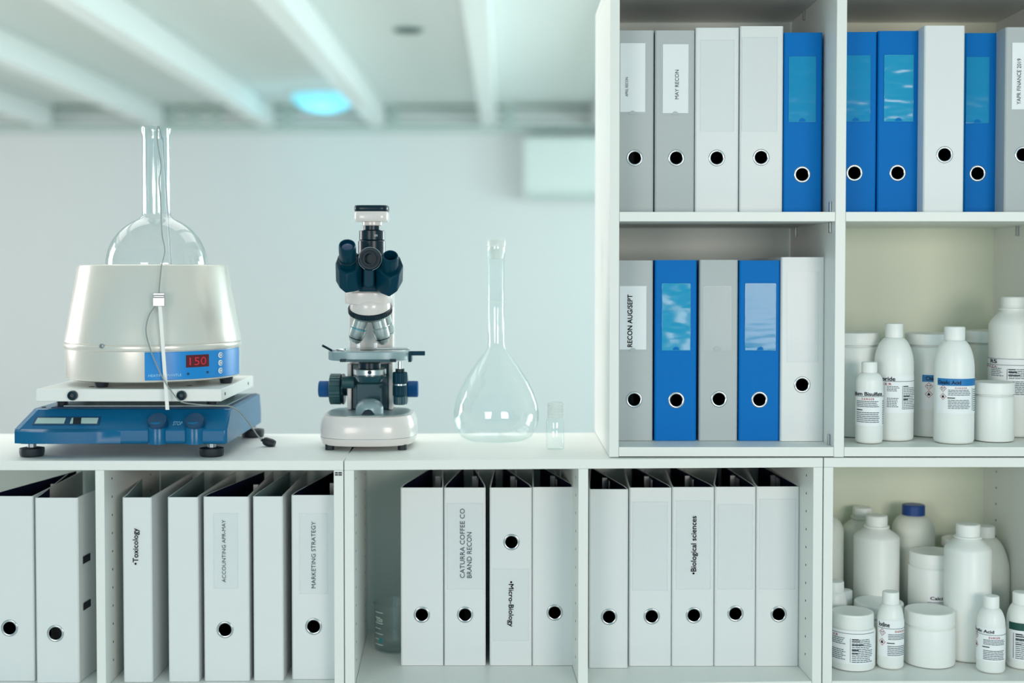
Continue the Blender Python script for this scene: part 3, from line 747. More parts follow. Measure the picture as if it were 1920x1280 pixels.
bottle('small white bottle with a label ending in lic Acid, front right', 1863, .06, 26, B, (14.5, 1116, 1138), 1172, group=GC,
       lab=dict(box=(1822, 1887, 1178, 1241), rule=(1190.5,), title=('Salicylic Acid', 1822, 1859, 1182, 1189.5), danger=(1851, 1870, 1194, 1198),
                signs=[(1837, 1196, 6.5, 'corr'), (1837, 1213, 6.5, 'flame')], blocks=[(1843, 1881, 1200, 1211, 4, .0009, .1), (1843, 1880, 1220, 1239, 6, .0009, .1)], heads=[(1842, 1852, 1213)]))
bottle('small white bottle with a dark green band at the right edge', 1921, .085, 27.5, B, (17, 1109, 1131), 1165, group=GC,
       lab=dict(box=(1894, 1950, 1169, 1239), band=(1169, 1183, 'lab_green'), blocks=[(1902, 1945, 1190, 1238, 13, .0009, .15)], heads=[(1902, 1912, 1189), (1902, 1915, 1193), (1902, 1918, 1199), (1902, 1911, 1208)], vline=(1899, 1188, 1236)))

# ------------------------------------------------------------------ shaker platform with its tray
XF0, XF1 = XA(22, -.005, 833), XA(425, -.005, 833)
zs0 = ZA(833, -.005); zs1 = ZA(806, -.005); zs2 = ZA(766, .035)
SD = .33
t = thing('orbital_shaker', 'teal blue laboratory shaker with white tray standing on the left cabinet', 'shaker', ((XF0 + XF1) / 2, .16, ZD))
ox, oy, oz = (XF0 + XF1) / 2, .16, ZD
hwS = (XF1 - XF0) / 2
def sh(p): return (p[0] - ox, p[1] - oy, p[2] - oz)
m = MB(); f = -.005
def rect(l, r, a, b, z, ch=.012):
    pts = [(l + ch, a), (r - ch * .3, a), (r, a + ch * .3), (r, b - ch), (r - ch, b), (l + ch, b), (l, b - ch), (l, a + ch)]
    return [sh((x, y, z)) for x, y in pts]
m.rings([rect(XF0 + .004, XF1, f + .004, SD, zs0), rect(XF0, XF1, f, SD, zs0 + .004), rect(XF0, XF1, f, SD, zs1), rect(XF0 + .022, XF1 - .001, f + .040, SD - .006, zs2), ])
m.build('base_housing', M['teal'], t, 25, bevel=.0025)
# bulged lip under the display
m = MB()
px_ = [26, 40, 60, 90, 120, 150, 180, 205, 225]; bul = [.0, .004, .007, .0085, .0085, .0075, .005, .002, 0]
r0 = [sh((XA(p, f), f - b, zs0 + .002)) for p, b in zip(px_, bul)] + [sh((XA(p, f), f + .004, zs0 + .002)) for p in px_[::-1]]
r1 = [sh((XA(p, f), f - b, zs1 - .003)) for p, b in zip(px_, bul)] + [sh((XA(p, f), f + .004, zs1 - .003)) for p in px_[::-1]]
r2 = [sh((XA(p, f), f - b * .4 + .003, zs1 + .0015)) for p, b in zip(px_, bul)] + [sh((XA(p, f), f + .008, zs1 + .0015)) for p in px_[::-1]]
m.rings([r0, r1, r2]); m.build('front_lip', M['teal'], t, 40)
m = MB(); zz = zs2
m.box(XA(96, .05) - ox, XA(432, .05) - ox, .047 - oy, SD - .03 - oy, zz - oz - .004, zz - oz + .0015); m.build('deck_recess', M['teal_dk'], t, bevel=.001)
m = MB(); m.box(XA(115, .05) - ox, XA(420, .05) - ox, .060 - oy, SD - .05 - oy, zz - oz + .001, zz - oz + .003); m.build('deck_plate', M['sc_grey'], t)
# slope of the front panel
SL = (zs2 - zs1) / .040
def on_slope(px, py, up=.0006):
    Y = 0.0
    for _ in range(30):
        p = at(px, py, Y); Y = f + (p.z - zs1) / SL; Y = max(f, min(f + .05, Y))
    p = at(px, py, Y); nrm = Vector((0, -SL, 1)).normalized()
    return p + nrm * up, nrm
def slope_quad(mb, pts, up):
    vs = []
    for px, py in pts: vs.append(sh(on_slope(px, py, up)[0]))
    mb.add(vs, [tuple(range(len(pts)))])
def slope_plate(pts, up, name, mt, par):
    mb = MB(); a = [sh(on_slope(px, py, up)[0]) for px, py in pts]; b = [sh(on_slope(px, py, -.001)[0]) for px, py in pts]
    mb.rings([b, a]); return mb.build(name, mt, par)
dsp = slope_plate([(60, 797), (186, 797), (190, 781), (68, 781)], .0008, 'display_frame', M['teal_dk'], t)
slope_plate([(65, 794.5), (120, 794.5), (124, 784), (71, 784)], .0014, 'display_window', M['lcd'], dsp)
slope_plate([(131, 794.5), (182, 794.5), (185, 784), (135, 784)], .0014, 'display_window', M['lcd'], dsp)
slope_plate([(137, 795), (152, 795), (153, 784), (138, 784)], .0018, 'display_block', M['rubber'], dsp)
m = MB(); vs, fs = text_pts('STOP', .01)
m.add([sh(on_slope(333.5 + a * 17 + b * 2, 794 - b * 7, .0009)[0]) for a, b in vs], fs); m.build('lettering', M['panel_txt'], t)
for kx in (298, 367):
    X = XA(kx - 1, .006, 815)
    m = MB(); m.lathe([(.0175, 0), (.0175, zs1 - zs0 + .012), (.0165, zs1 - zs0 + .014), (1e-4, zs1 - zs0 + .014)], 32, c=(X - ox, .003 - oy, zs0 + .0005 - oz)); m.build('knob_housing', M['teal'], t, 40)
    p, nrm = on_slope(kx, 797, 0); p = Vector((X + .001, p.y, p.z))
    q = sh(p); m = MB()
    m.rev(q, Vector(q) + nrm, [(1e-4, .001), (.0165, .001), (.0172, .003), (.0172, .0125), (.016, .0145), (1e-4, .0148)], 40)
    kb = m.build('knob', M['teal_dk'], t, 40)
    m = MB(); e = Vector(q) + nrm * .0150
    m.box(e.x - .0007, e.x + .0007, e.y - .002, e.y + .010, e.z - .0015, e.z + .0095); 
def foot(px, py, Y, r):
    X = XA(px, Y, py); m = MB()
    m.lathe([(1e-4, .0004), (r * .86, .0004), (r * .95, .002), (r, .009), (r * .98, .0145), (r * .6, .016), (1e-4, .016)], 32, c=(X - ox, Y - oy, 0)); ft = m.build('rubber_foot', M['rubber'], t, 40)
    m = MB(); m.lathe([(.0075, .016), (.0075, zs0 - ZD + .001), (1e-4, zs0 - ZD + .001)], 16, c=(X - ox, Y - oy, 0)); m.build('foot_screw', M['steel'], ft, 40)
foot(60, 847, .022, .0215); foot(397, 848, .022, .0215); foot(474, 808, .288, .0225); foot(125, 808, .288, .0225)
for px, py, Y in ((82, 762, .06), (478, 741, .31)):
    m = MB(); X = XA(px, Y, py); m.cyl((X - ox, Y - oy, zs2 - oz - .001), (X - ox, Y - oy, zs2 - oz + .001), .004, n=12); m.build('deck_screw', M['rubber'], t)
# tray
tx0, tx1 = XA(67, .01, 740), XA(415, .01, 740); tz0, tz1 = ZA(752.5, .01), ZA(729, .01); TB = .302
m = MB(); m.box(tx0 - ox, tx1 - ox, .01 - oy, TB - oy, tz0 - oz, tz1 - oz)
tray = m.build('tray', M['traymetal'], t, bevel=.0016)
for px, yy in ((172, .055), (355, .075)):
    m = MB(); m.lathe([(.0055, 0), (.0055, .0003), (1e-4, .0003)], 16, c=(XA(px, yy) - ox, yy - oy, tz1 - oz)); m.build('tray_slot', M['pinhole'], tray)
for px in (137, 341):
    X = XA(px, .01, 741); z_ = ZA(741, .01)
    m = MB(); m.rev((X - ox, .01 - oy, z_ - oz), (X - ox, -1, z_ - oz), [(1e-4, -.0005), (.0085, -.0005), (.0088, .003), (.0078, .0075), (.004, .0085), (.0035, .0065), (1e-4, .0065)], 24)
    m.build('clamp_screw', M['black2'], tray, 40)
for yy in (.04, .25):
    m = MB(); m.cyl((tx1 - ox - .0002, yy - oy, (tz0 + tz1) / 2 - oz), (tx1 - ox + .0006, yy - oy, (tz0 + tz1) / 2 - oz), .003, n=12); m.build('tray_hole', M['pinhole'], tray)
m = MB()
for px in (120, 400):
    for yy in (.09, .24): m.cyl((XA(px, .1) - ox, yy - oy, zs2 - oz + .0005), (XA(px, .1) - ox, yy - oy, tz0 + .0005 - oz), .010, n=20)
m.build('tray_support', M['rubber'], t, 40)
TRAYZ = tz1 + .0004

# ------------------------------------------------------------------ heating mantle
MY = .158
mc = at(288.5, 600, MY); zb_m = ZA(710.5, MY)
t = thing('heating_mantle', 'pearl white round heating mantle with blue control panel, on the shaker tray', 'heating mantle', (mc.x, MY, TRAYZ))
kk = (MY + DCAM) / F
def mz(py): return ZA(py, MY) - TRAYZ
prof = [(1e-4, mz(705)), (.150, mz(705)), (157.5 * kk, mz(703)), (158.5 * kk, mz(697)), (159.5 * kk, mz(650)), (161 * kk, mz(648.5)), (162 * kk, mz(645)), (161.5 * kk, mz(641)), (160 * kk, mz(639)), (161.2 * kk, mz(637)), (160.3 * kk, mz(633)),
        (158.5 * kk, mz(625)), (136.5 * kk, mz(501)), (134.5 * kk, mz(497.5)), (130 * kk, mz(496)), (103 * kk, mz(497))]
m = MB(); m.lathe(prof, 96); m.build('outer_shell', M['beige'], t, 25)
bc = mz(498)                        # centre of the bulb
R_b = 93 * kk
m = MB(); m.lathe([((R_b + .004) * math.cos(a), bc - (R_b + .004) * math.sin(a)) for a in [i * math.pi / 2 / 12 for i in range(12)]] + [(1e-4, bc - R_b - .004)], 48)
m.lathe([(103 * kk, mz(497)), (R_b + .004, mz(498))], 48); m.build('heating_bowl', M['beige_in'], t, 40)
for a in (-128, -21, 52, 142):
    r_ = .130 if a != -21 else .143
    aa = math.radians(a + 9)
    m = MB(); m.lathe([(1e-4, .0004), (.0105, .0004), (.013, mz(704.8)), (1e-4, mz(704.8))], 20, c=(r_ * math.cos(aa), r_ * math.sin(aa), 0)); m.build('rubber_foot', M['rubber'], t, 40)
mcyl = Cyl(288.5, MY, 158.8, TRAYZ)
def mband(mb, x0, x1, y0, y1, dr, n=20): band(mb, mcyl, x0, x1, y0, y1, dr, n=n)
# control panel: a shallow box wrapped round the shell
def shell_patch(a0, a1, z0, z1, r0, r1, n=24):
    mb = MB(); ri = []
    for k in range(n + 1):
        a = a0 + (a1 - a0) * k / n
        ri.append([(r * math.sin(a), -r * math.cos(a), z) for r, z in ((r0, z0), (r1, z0), (r1, z1), (r0, z1))])
    mb.rings(ri); return mb
PR = mcyl.r + .0025
zp0, zp1 = mcyl.z(713.5), mcyl.z(660.5)
pa0, pa1 = mcyl.a(314), math.radians(88)
pn = shell_patch(pa0, pa1, zp0, zp1, mcyl.r - .004, PR).build('control_panel', M['panel'], t, 30, bevel=.001)
def pz(py): return mcyl.z(py)
def patch(x0, x1, y0, y1, up, name, mt, par, dy=0):
    return shell_patch(mcyl.a(x0), mcyl.a(x1), pz(y1), pz(y0), PR - .001, PR + up, 8).build(name, mt, par, 30)
led = patch(379, 412, 667.5, 691, .0006, 'display', M['led'], pn)
class PC(Cyl): pass
pcy = Cyl(288.5, MY, 158.8, TRAYZ); pcy.r = PR
m = MB(); cyl_text(m, pcy, '150', 384, 408, 672, 687, .0010, .0); m.build('display_digits', M['led_on'], led)
m = MB(); cyl_text(m, pcy, 'HEATING MANTLE', 320, 372, 702, 706.5, .0006, .0); m.build('lettering', M['panel_txt'], pn)
for yy in (671, 686, 701):
    a = mcyl.a(427.5); z_ = pz(yy); p = Vector((PR * math.sin(a), -PR * math.cos(a), z_)); d = Vector((math.sin(a), -math.cos(a), 0))
    m = MB(); m.rev(p, p + d, [(1e-4, -.001), (.0052, -.001), (.0052, .0008), (.0046, .0014), (1e-4, .0014)], 24); bt = m.build('panel_button', M['cap'], pn, 40)
    m = MB(); m.rev(p, p + d, [(.0035, .0012), (.0035, .0017), (.0024, .0017), (.0024, .0012)], 20); m.build('button_mark', M['knob_blue'], bt)
for xx, yy in ((382, 703), (410, 702)):
    a = mcyl.a(xx); p = Vector((PR * math.sin(a), -PR * math.cos(a), pz(yy))); d = Vector((math.sin(a), -math.cos(a), 0))
    m = MB(); m.cyl(p - d * .001, p + d * .0012, .0022, n=12); m.build('indicator_light', M['teal_dk'], pn)
a = mcyl.a(238.5); p = Vector((161.5 * kk * math.sin(a), -161.5 * kk * math.cos(a), pz(649))); d = Vector((math.sin(a), -math.cos(a), 0))
m = MB(); m.rev(p, p + d, [(1e-4, 0), (.0045, 0), (.004, .0018), (.002, .0024), (1e-4, .0024)], 16); m.build('shell_screw', M['steel'], t, 40)

# ------------------------------------------------------------------ round bottom flask in the mantle
fc = at(294.5, 498, MY)
t = thing('boiling_flask', 'clear round-bottomed long-necked flask sitting in the heating mantle', 'flask', (fc.x, MY, fc.z - R_b))
def fz(py): return ZA(py, MY) - (fc.z - R_b)
prof = [(1e-4, .0003)]
for i in range(1, 25):
    q = math.pi * i / 24 * .925; rr = R_b * math.sin(q); zz_ = R_b - R_b * math.cos(q)
    if rr > 26.5 * kk or q < 1.5: prof.append((rr, zz_))
prof += [(26.5 * kk, fz(404)), (25.6 * kk, fz(396)), (25.5 * kk, fz(360)), (25.3 * kk, fz(300)), (25 * kk, fz(262))]
m = MB(); m.lathe(prof, 72); m.build('flask_bulb', M['glass'], t, 60)
m = MB(); m.lathe([(25 * kk, fz(262)), (25.4 * kk, fz(254)), (27.5 * kk, fz(249)), (27.7 * kk, fz(243)), (27 * kk, fz(238.5)), (25 * kk, fz(238)), (23.6 * kk, fz(242)), (23.2 * kk, fz(262)), (23.4 * kk, fz(400))], 64); m.build('flask_rim', M['glass'], t, 60)

# ------------------------------------------------------------------ temperature probe: rod, clip, wires, plug
cp = at(298, 561, .012)
t = thing('temperature_probe', 'thin grey probe wire with steel rod, clip and black plug hanging over the mantle', 'probe', tuple(cp))
def pl(px, py, Y): q = at(px, py, Y); return (q.x - cp.x, q.y - cp.y, q.z - cp.z)
m = MB(); m.tube([pl(304, 262, MY), pl(299, 240, MY - .010), pl(296.5, 236.5, MY - .0262), pl(295, 246, MY - .0297), pl(295.5, 268, MY - .029), pl(302, 310, MY - .0285), pl(298.5, 338, MY - .0285), pl(301, 372, MY - .0285), pl(302, 402, MY - .030),
                   pl(304, 440, MY - .078), pl(309, 468, MY - .094), pl(305, 490, .038), pl(303, 497, .020), pl(300, 525, .014), pl(298, 549, .009)], .0011, 8); m.build('sensor_wire', M['cable'], t, 60)
m = MB(); m.cyl(pl(305, 258, MY), pl(322, 512, MY - .02), .0016, n=10); m.build('immersed_rod', M['steel'], t, 60)
m = MB(); a_ = pl(298, 549, .004); b_ = pl(298, 574, .004)
m.box(a_[0] - .0098, a_[0] + .0098, -.012, -.003, b_[2], a_[2] - .008); m.box(a_[0] - .0088, a_[0] + .0088, -.011, -.003, a_[2] - .0075, a_[2] - .0045); m.box(a_[0] - .0095, a_[0] + .0095, -.0115, -.003, a_[2] - .004, a_[2])
m.build('clip', M['steel'], t, bevel=.0008)
m = MB(); p0 = Vector(pl(300, 574, .000)); p1 = Vector(pl(314, 768, -.008))
m.rings([[tuple(q + Vector((dx, dy, 0))) for dx, dy in ((-.0032, -.001), (.0032, -.001), (.0032, .001), (-.0032, .001))] for q in (p0, p1)]); m.build('steel_rod', M['traymetal'], t, bevel=.0004)
m = MB(); m.tube([pl(291, 574, .002), pl(279, 592, -.002), pl(273.5, 620, -.007), pl(281, 652, -.010), pl(294, 685, -.012), pl(309, 715, -.012), pl(325, 738, -.008), pl(340, 753, -.006), pl(370, 758, -.012), pl(405, 760.5, -.012), pl(432, 762, -.006), pl(452, 775, .035), pl(470, 797, .090), pl(482, 815, .135), pl(492, 826, .150)], .0012, 8); m.build('lead_wire', M['cable'], t, 60)
m = MB(); p0 = Vector(pl(490, 824, .150)); p1 = Vector(pl(518, 834, .145))
m.rev(p0, p1, [(1e-4, 0), (.0028, 0), (.0032, .004), (.006, .005), (.0078, .009), (.0082, .022), (.0068, .027), (1e-4, .0275)], 24); m.build('plug', M['rubber'], t, 40)

# ------------------------------------------------------------------ microscope
MYc = .165
o_ = at(693, 840, MYc)
t = thing('microscope', 'white trinocular microscope with black eyepieces and camera on top', 'microscope', (o_.x, MYc, ZD))
ox, oy, oz = o_.x, MYc, ZD
def mp(px, py, Y): q = at(px, py, Y); return Vector((q.x - ox, q.y - oy, q.z - oz))
def sup(rx, ry, z, cy=0, e=3.0, n=64, cx=0):
    out = []
    for k in range(n):
        a = 2 * math.pi * k / n; c_, s_ = math.cos(a), math.sin(a)
        out.append((cx + rx * math.copysign(abs(c_) ** (2 / e), c_), cy + ry * math.copysign(abs(s_) ** (2 / e), s_), z))
    return out
rx = 89.5 * (MYc + DCAM) / F; ry = .097
zb1 = ZA(781, .075) - ZD
m = MB()
m.rings([sup(rx * .86, ry * .86, .008), sup(rx * .95, ry * .94, .0095), sup(rx * .985, ry * .98, .017), sup(rx * .997, ry * .997, .0225)]); m.build('base_bottom', M['sc_white'], t, 40)
m = MB(); m.rings([sup(rx * .985, ry * .985, .0222), sup(rx * .985, ry * .985, .0236)]); m.build('base_seam', M['sc_grey'], t, 40)
m = MB(); m.rings([sup(rx * .998, ry * .998, .0234), sup(rx, ry, .032), sup(rx * .995, ry * .995, .042), sup(rx * .97, ry * .975, .052), sup(rx * .92, ry * .93, zb1 - .002), sup(rx * .86, ry * .87, zb1), sup(rx * .84, ry * .85, zb1 - .0008), sup(.01, .01, zb1 - .0008)], True, False); m.build('base', M['sc_white'], t, 40)
m = MB(); m.rings([sup(rx * .83, ry * .83, zb1 - .001), sup(rx * .83, ry * .83, zb1 + .0002)]); m.build('base_top_inset', M['sc_grey'], t, 40)
for sx in (-1, 1):
    for yy in (-.062, .062):
        m = MB(); m.cyl((sx * .066, yy, .0004), (sx * .066, yy, .010), .0085, n=20); m.build('rubber_foot', M['rubber'], t, 40)
# pillar
pw = 41.5 * (.2 + DCAM) / F; ztop_p = mp(693, 548, .2).z
zst = ZA(660, .075) - ZD            # stage top
m = MB()
pr = [(.075, zb1), (.078, ztop_p - .02), (.07, ztop_p), (.0, ztop_p), (.0, ztop_p - .012), (.038, ztop_p - .03), (.040, zb1)]
vs = [(-pw, y, z) for y, z in pr] + [(pw, y, z) for y, z in pr]; n = len(pr)
m.add(vs, [tuple(range(n)), tuple(range(2 * n - 1, n - 1, -1))] + [(i, i + n, (i + 1) % n + n, (i + 1) % n) for i in range(n)])
m.build('arm', M['sc_white'], t, bevel=.004)
q0 = mp(661, 766, .2); q1 = mp(729, 682, .2)
m = MB(); m.box(q0.x, q1.x, .030, .0395, zb1 + .0005, q1.z); m.build('arm_front_panel', M['sc_teal'], t, bevel=.0015)
for xx in (q0.x - .0045, q1.x + .0045):
    m = MB(); m.box(xx - .004, xx + .004, .022, .0395, zb1 + .0005, q1.z + .002); m.build('arm_flange', M['sc_white'], t, bevel=.002)
q2 = mp(669, 757, .19); q3 = mp(718, 716, .19)
m = MB(); m.box(q2.x, q3.x, .005, .0295, q2.z, q3.z); m.build('condenser_carrier', M['sc_teal'], t, bevel=.003)
m = MB(); m.cyl(mp(714, 725, .165), mp(714, 725, .16), .003, n=14); m.build('carrier_screw', M['black2'], t, 40)
# illuminator
ic = mp(693, 783, .135); 
m = MB(); rI = .0255
m.lathe([(rI, zb1 - .001), (rI * 1.0, zb1 + .008)] + [(rI * math.cos(a), zb1 + .008 + rI * .78 * math.sin(a)) for a in [i * math.pi / 2 / 10 for i in range(1, 8)]] + [(.0095, zb1 + .0265), (1e-4, zb1 + .0262)], 40, c=(ic.x, -.03, 0)); m.build('illuminator', M['sc_grey'], t, 40)
m = MB(); m.prism([(ic.x - .0125, zb1 - .0005), (ic.x + .0125, zb1 - .0005), (ic.x + .006, zb1 + .008), (ic.x, zb1 + .0095), (ic.x - .006, zb1 + .008)], -.0615, -.040); m.build('illuminator_notch', M['black2'], t, bevel=.001)
# condenser
cc = mp(693, 690, .14).x
def ring(px0, px1, y0, y1, Y, name, mt, flare=0):
    a = mp(px0, y1, Y); b = mp(px1, y0, Y); r = (b.x - a.x) / 2
    m = MB(); m.lathe([(1e-4, a.z), (r - .001 - flare, a.z), (r - flare, a.z + .001), (r, b.z - .001), (r - .001, b.z), (1e-4, b.z)], 40, c=((a.x + b.x) / 2, Y - oy, 0)); return m.build(name, mt, t, 30)
ring(672, 714, 679, 691, .14, 'condenser_lens', M['black2'])
ring(663, 724, 691, 702, .14, 'condenser_ring', M['brushed'])
ring(663, 724, 703.5, 715, .14, 'condenser_housing', M['sc_teal'], .006)
ring(667, 720, 702, 703.5, .14, 'condenser_groove', M['chrome'])
m = MB(); m.cyl(mp(693, 698, .108), mp(693, 698, .103), .0035, n=12); m.build('condenser_screw', M['black2'], t)
# stage
sxr = 75.5 * (.14 + DCAM) / F; sr = .066; ssc = mp(693, 660, .14).x - .0
def stage_outline(k): return sup(sxr * k, sr * k, 0, cy=-.025, e=2.9, cx=ssc)
m = MB(); z1 = zst; z0 = zst - .0165
m.rings([[(x, y, z0) for x, y, z in stage_outline(.985)], [(x, y, z0 + .001) for x, y, z in stage_outline(1)], [(x, y, z1 - .001) for x, y, z in stage_outline(1)], [(x, y, z1) for x, y, z in stage_outline(.985)]])
m.build('stage', M['sc_grey'], t, 30)
m = MB(); m.rings([[(x, y, z1) for x, y, z in stage_outline(.93)], [(x, y, z1 + .0008) for x, y, z in stage_outline(.925)]]); m.build('stage_plate', M['brushed'], t, 30)
m = MB(); m.lathe([(.0165, z1 + .0008), (.0165, z1 + .0012), (1e-4, z1 + .0012)], 32, c=(cc, -.04, 0)); m.build('stage_opening', M['black2'], t)
m = MB(); a = mp(641, 678, .075); b = mp(742, 673.5, .075); m.box(a.x, b.x, -.0945, -.085, z0 - .0008, z0 + .0035); m.build('stage_rail', M['sc_teal'], t, bevel=.0006)
for px in (644, 738):
    m = MB(); a = mp(px, 676, .08); m.box(a.x - .0055, a.x + .0055, -.0955, -.086, z0 - .001, z0 + .0042); m.build('rail_end', M['black2'], t, bevel=.001)
# slide holder
m = MB(); a = mp(768, 658, .13); b = mp(797, 666, .13)
m.box(a.x, b.x, -.04, -.030, b.z, a.z); m.build('slide_holder_arm', M['black'], t, bevel=.001)
m = MB(); a = mp(766, 660, .13); b = mp(772, 678, .13); m.box(a.x, b.x, -.045, -.015, b.z, a.z); m.build('slide_holder_bracket', M['black'], t, bevel=.001)
m = MB(); a = mp(706, 655, .15); b = mp(766, 658, .15); m.box(a.x, b.x, -.02, -.008, z1 + .001, z1 + .004); m.build('slide_holder_bar', M['brushed'], t, bevel=.0006)
for px in (672, 704):
    m = MB(); a = mp(px, 645, .16); m.box(a.x - .003, a.x + .003, -.008, -.003, z1 + .001, z1 + .013); m.build('slide_stop', M['chrome'], t, bevel=.0006)
m = MB(); m.tube([mp(622, 657, .10), mp(613, 652, .095), mp(604.5, 647.5, .09)], .0022, 10, sub=1); m.build('clip_lever', M['black2'], t, 60)
m = MB(); m.tube([mp(622, 657, .10), mp(632, 655, .10), mp(648, 658, .09), mp(660, 659, .10)], .0014, 8); m.build('clip_spring', M['chrome'], t, 60)
m = MB(); a = mp(640, 655, .11); m.lathe([(.010, z1 + .001), (.010, z1 + .0035), (.007, z1 + .0045), (1e-4, z1 + .0045)], 24, c=(a.x, -.05, 0)); m.build('clip_pivot', M['chrome'], t, 40)
# focus knobs
def ribbed(p0, p1, r, nm, mt, ribs=36, depth=.03, par=None):
    p0, p1 = Vector(p0), Vector(p1); d = p1 - p0; q = d.to_track_quat('Z', 'Y').to_matrix(); L = d.length; m = MB(); rs = []
    for f_, zz_ in ((.9, 0), (1, .0015), (1, L - .0015), (.9, L)):
        rr = []
        for k in range(ribs * 2):
            a = math.pi * k / ribs; g = r * f_ * (1 - (depth if k % 2 else 0)); rr.append(tuple(p0 + q @ Vector((g * math.cos(a), g * math.sin(a), zz_))))
        rs.append(rr)
    m.rings(rs); return m.build(nm, mt, par or t, 25)
KY = .215; kz = mp(693, 729, KY).z
def kx(px): return mp(px, 729, KY).x
for sgn, (f0, f1, c0, c1, n0, n1) in ((-1, (598, 619, 619, 641, 641, 657)), (1, (784, 764, 764, 748, 748, 730))):
    ribbed((kx(f0), KY - oy, kz), (kx(f1), KY - oy, kz), .0155, 'fine_focus_knob', M['knob_blue'])
    ribbed((kx(c0), KY - oy, kz), (kx(c1), KY - oy, kz), .0295, 'coarse_focus_knob', M['knob'], 28, .035)
    ribbed((kx(c1), KY - oy, kz), (kx(c1) - sgn * .006, KY - oy, kz), .0295, 'tension_ring', M['black2'], 24)
    m = MB(); m.cyl((kx(c1), KY - oy, kz), (kx(n1), KY - oy, kz), .013); m.build('focus_axle', M['black'], t, 40)
m = MB(); a = mp(643, 729, .17); b = mp(661, 707, .17); m.cyl((a.x, -.0, (a.z + b.z) / 2 + .002), (b.x + .004, -.0, (a.z + b.z) / 2 + .002), .0115); m.build('condenser_knob', M['knob'], t, 40)
# stage drive
sx_ = mp(750, 700, .15).x
def sdr(y0, y1, r, nm, mt, ribs=0):
    a = mp(750, y1, .15).z; b = mp(750, y0, .15).z
    if ribs: return ribbed((sx_, -.015, a), (sx_, -.015, b), r, nm, mt, ribs, .04)
    m = MB(); m.cyl((sx_, -.015, a), (sx_, -.015, b), r); return m.build(nm, mt, t, 40)
sdr(677, 692, .0042, 'stage_drive_stem', M['chrome']); sdr(691, 697, .0085, 'stage_drive_collar', M['black2'])
sdr(697, 719, .0138, 'stage_drive_knob', M['black'], 24); sdr(719, 722, .0120, 'stage_drive_groove', M['chrome']); sdr(722, 742, .0128, 'stage_drive_knob', M['black'], 24)
sdr(742, 758, .0120, 'stage_drive_knob', M['sc_teal'], 20)
# nosepiece, tilted
nc_ = mp(694, 575, .14)
tl = math.radians(24); ax = Vector((0, math.sin(tl), -math.cos(tl))) * -1   # points up along the turret axis
ax = Vector((0, -math.sin(tl) * -1, math.cos(tl))); ax = Vector((0, math.sin(tl), math.cos(tl)))
ax = Vector((0, -math.sin(-tl), math.cos(tl)))
rN = 41.5 * (.14 + DCAM) / F
# front edge lower: the axis leans away from the viewer at its foot
ax = Vector((0, -math.sin(tl), math.cos(tl)))
def turret(prof, nm, mt, ribs=0):
    m = MB(); m.rev(nc_, nc_ + ax, prof, 64); return m.build(nm, mt, t, 35)
turret([(1e-4, .028), (rN * .60, .028), (rN * .80, .020), (rN * .90, .008), (rN * .92, .0005)], 'turret_cover', M['sc_white'])
ribbed(nc_ - ax * .0105, nc_ + ax * .0002, rN, 'turret_ring', M['black2'], 60, .02)
turret([(rN * .93, -.0105), (rN * .86, -.015), (rN * .55, -.019), (1e-4, -.019)], 'turret_plate', M['brushed'])
def objective(px0, py0, Y0, px1, py1, Y1, s, rng, nm='objective_lens'):
    p0 = mp(px0, py0, Y0); p1 = mp(px1, py1, Y1); L = (p1 - p0).length; m = MB()
    m.rev(p0, p1, [(1e-4, -.006), (.0125 * s, -.006), (.0125 * s, L * .30), (.0135 * s, L * .32), (.0135 * s, L * .66), (.0125 * s, L * .74), (.0095 * s, L * .92), (.0080 * s, L * .95), (.0045 * s, L), (1e-4, L)], 32)
    ob = m.build(nm, M['brushed'], t, 30)
    m = MB(); m.rev(p0, p1, [(.0128 * s, L * .33), (.0139 * s, L * .33), (.0139 * s, L * .37), (.0128 * s, L * .37)], 32); m.build('colour_ring', M[rng], ob, 30)
    m = MB(); m.rev(p0, p1, [(.0116 * s, L * .75), (.0124 * s, L * .75), (.0118 * s, L * .79), (.0105 * s, L * .79)], 32); m.build('dark_ring', M['black2'], ob, 30)
objective(677, 600, .134, 664, 643, .140, 1.08, 'blue_ring')
objective(709, 600, .134, 720, 645, .140, 1.08, 'sc_grey')
objective(722, 592, .150, 731, 628, .185, .8, 'brushed')
# head
a = mp(651, 568, .14); b = mp(737, 546, .14); rH = (b.x - a.x) / 2
m = MB(); m.rings([sup(rH * .97, rH * .93, a.z - .001, cy=-.02, e=2.6), sup(rH, rH * .96, a.z + .002, cy=-.02, e=2.6), sup(rH, rH * .96, b.z - .003, cy=-.02, e=2.6), sup(rH * .93, rH * .9, b.z, cy=-.02, e=2.6)]); m.build('head_mount', M['sc_white'], t, 35)
a = mp(677, 546, .1); b = mp(708, 540, .1)
m = MB(); m.lathe([(1e-4, a.z - .002), (.027, a.z - .002), (.025, b.z + .002), (.02, b.z + .008), (1e-4, b.z + .008)], 40, c=(0, -.02, 0)); m.build('head_collar', M['sc_white'], t, 35)
def outline(pts, Y): return [(mp(x, y, Y).x, mp(x, y, Y).z) for x, y in pts]
def ridged(top, bot):
    m = MB(); m.rings([[tuple(mp(*p_)) for p_ in bot], [tuple(mp(*p_)) for p_ in top]]); return m.build('prism_housing', M['black'], t, 25, bevel=.0022)
ridged([(650, 513, .058), (636, 506, .064), (629, 492, .078), (634, 478, .095), (652, 468, .105), (671, 474, .105), (681, 492, .09), (668, 508, .066)],
       [(648, 550, .062), (637, 541, .072), (630, 528, .088), (632, 520, .12), (652, 520, .13), (672, 530, .12), (681, 539, .095), (671, 546, .075)])
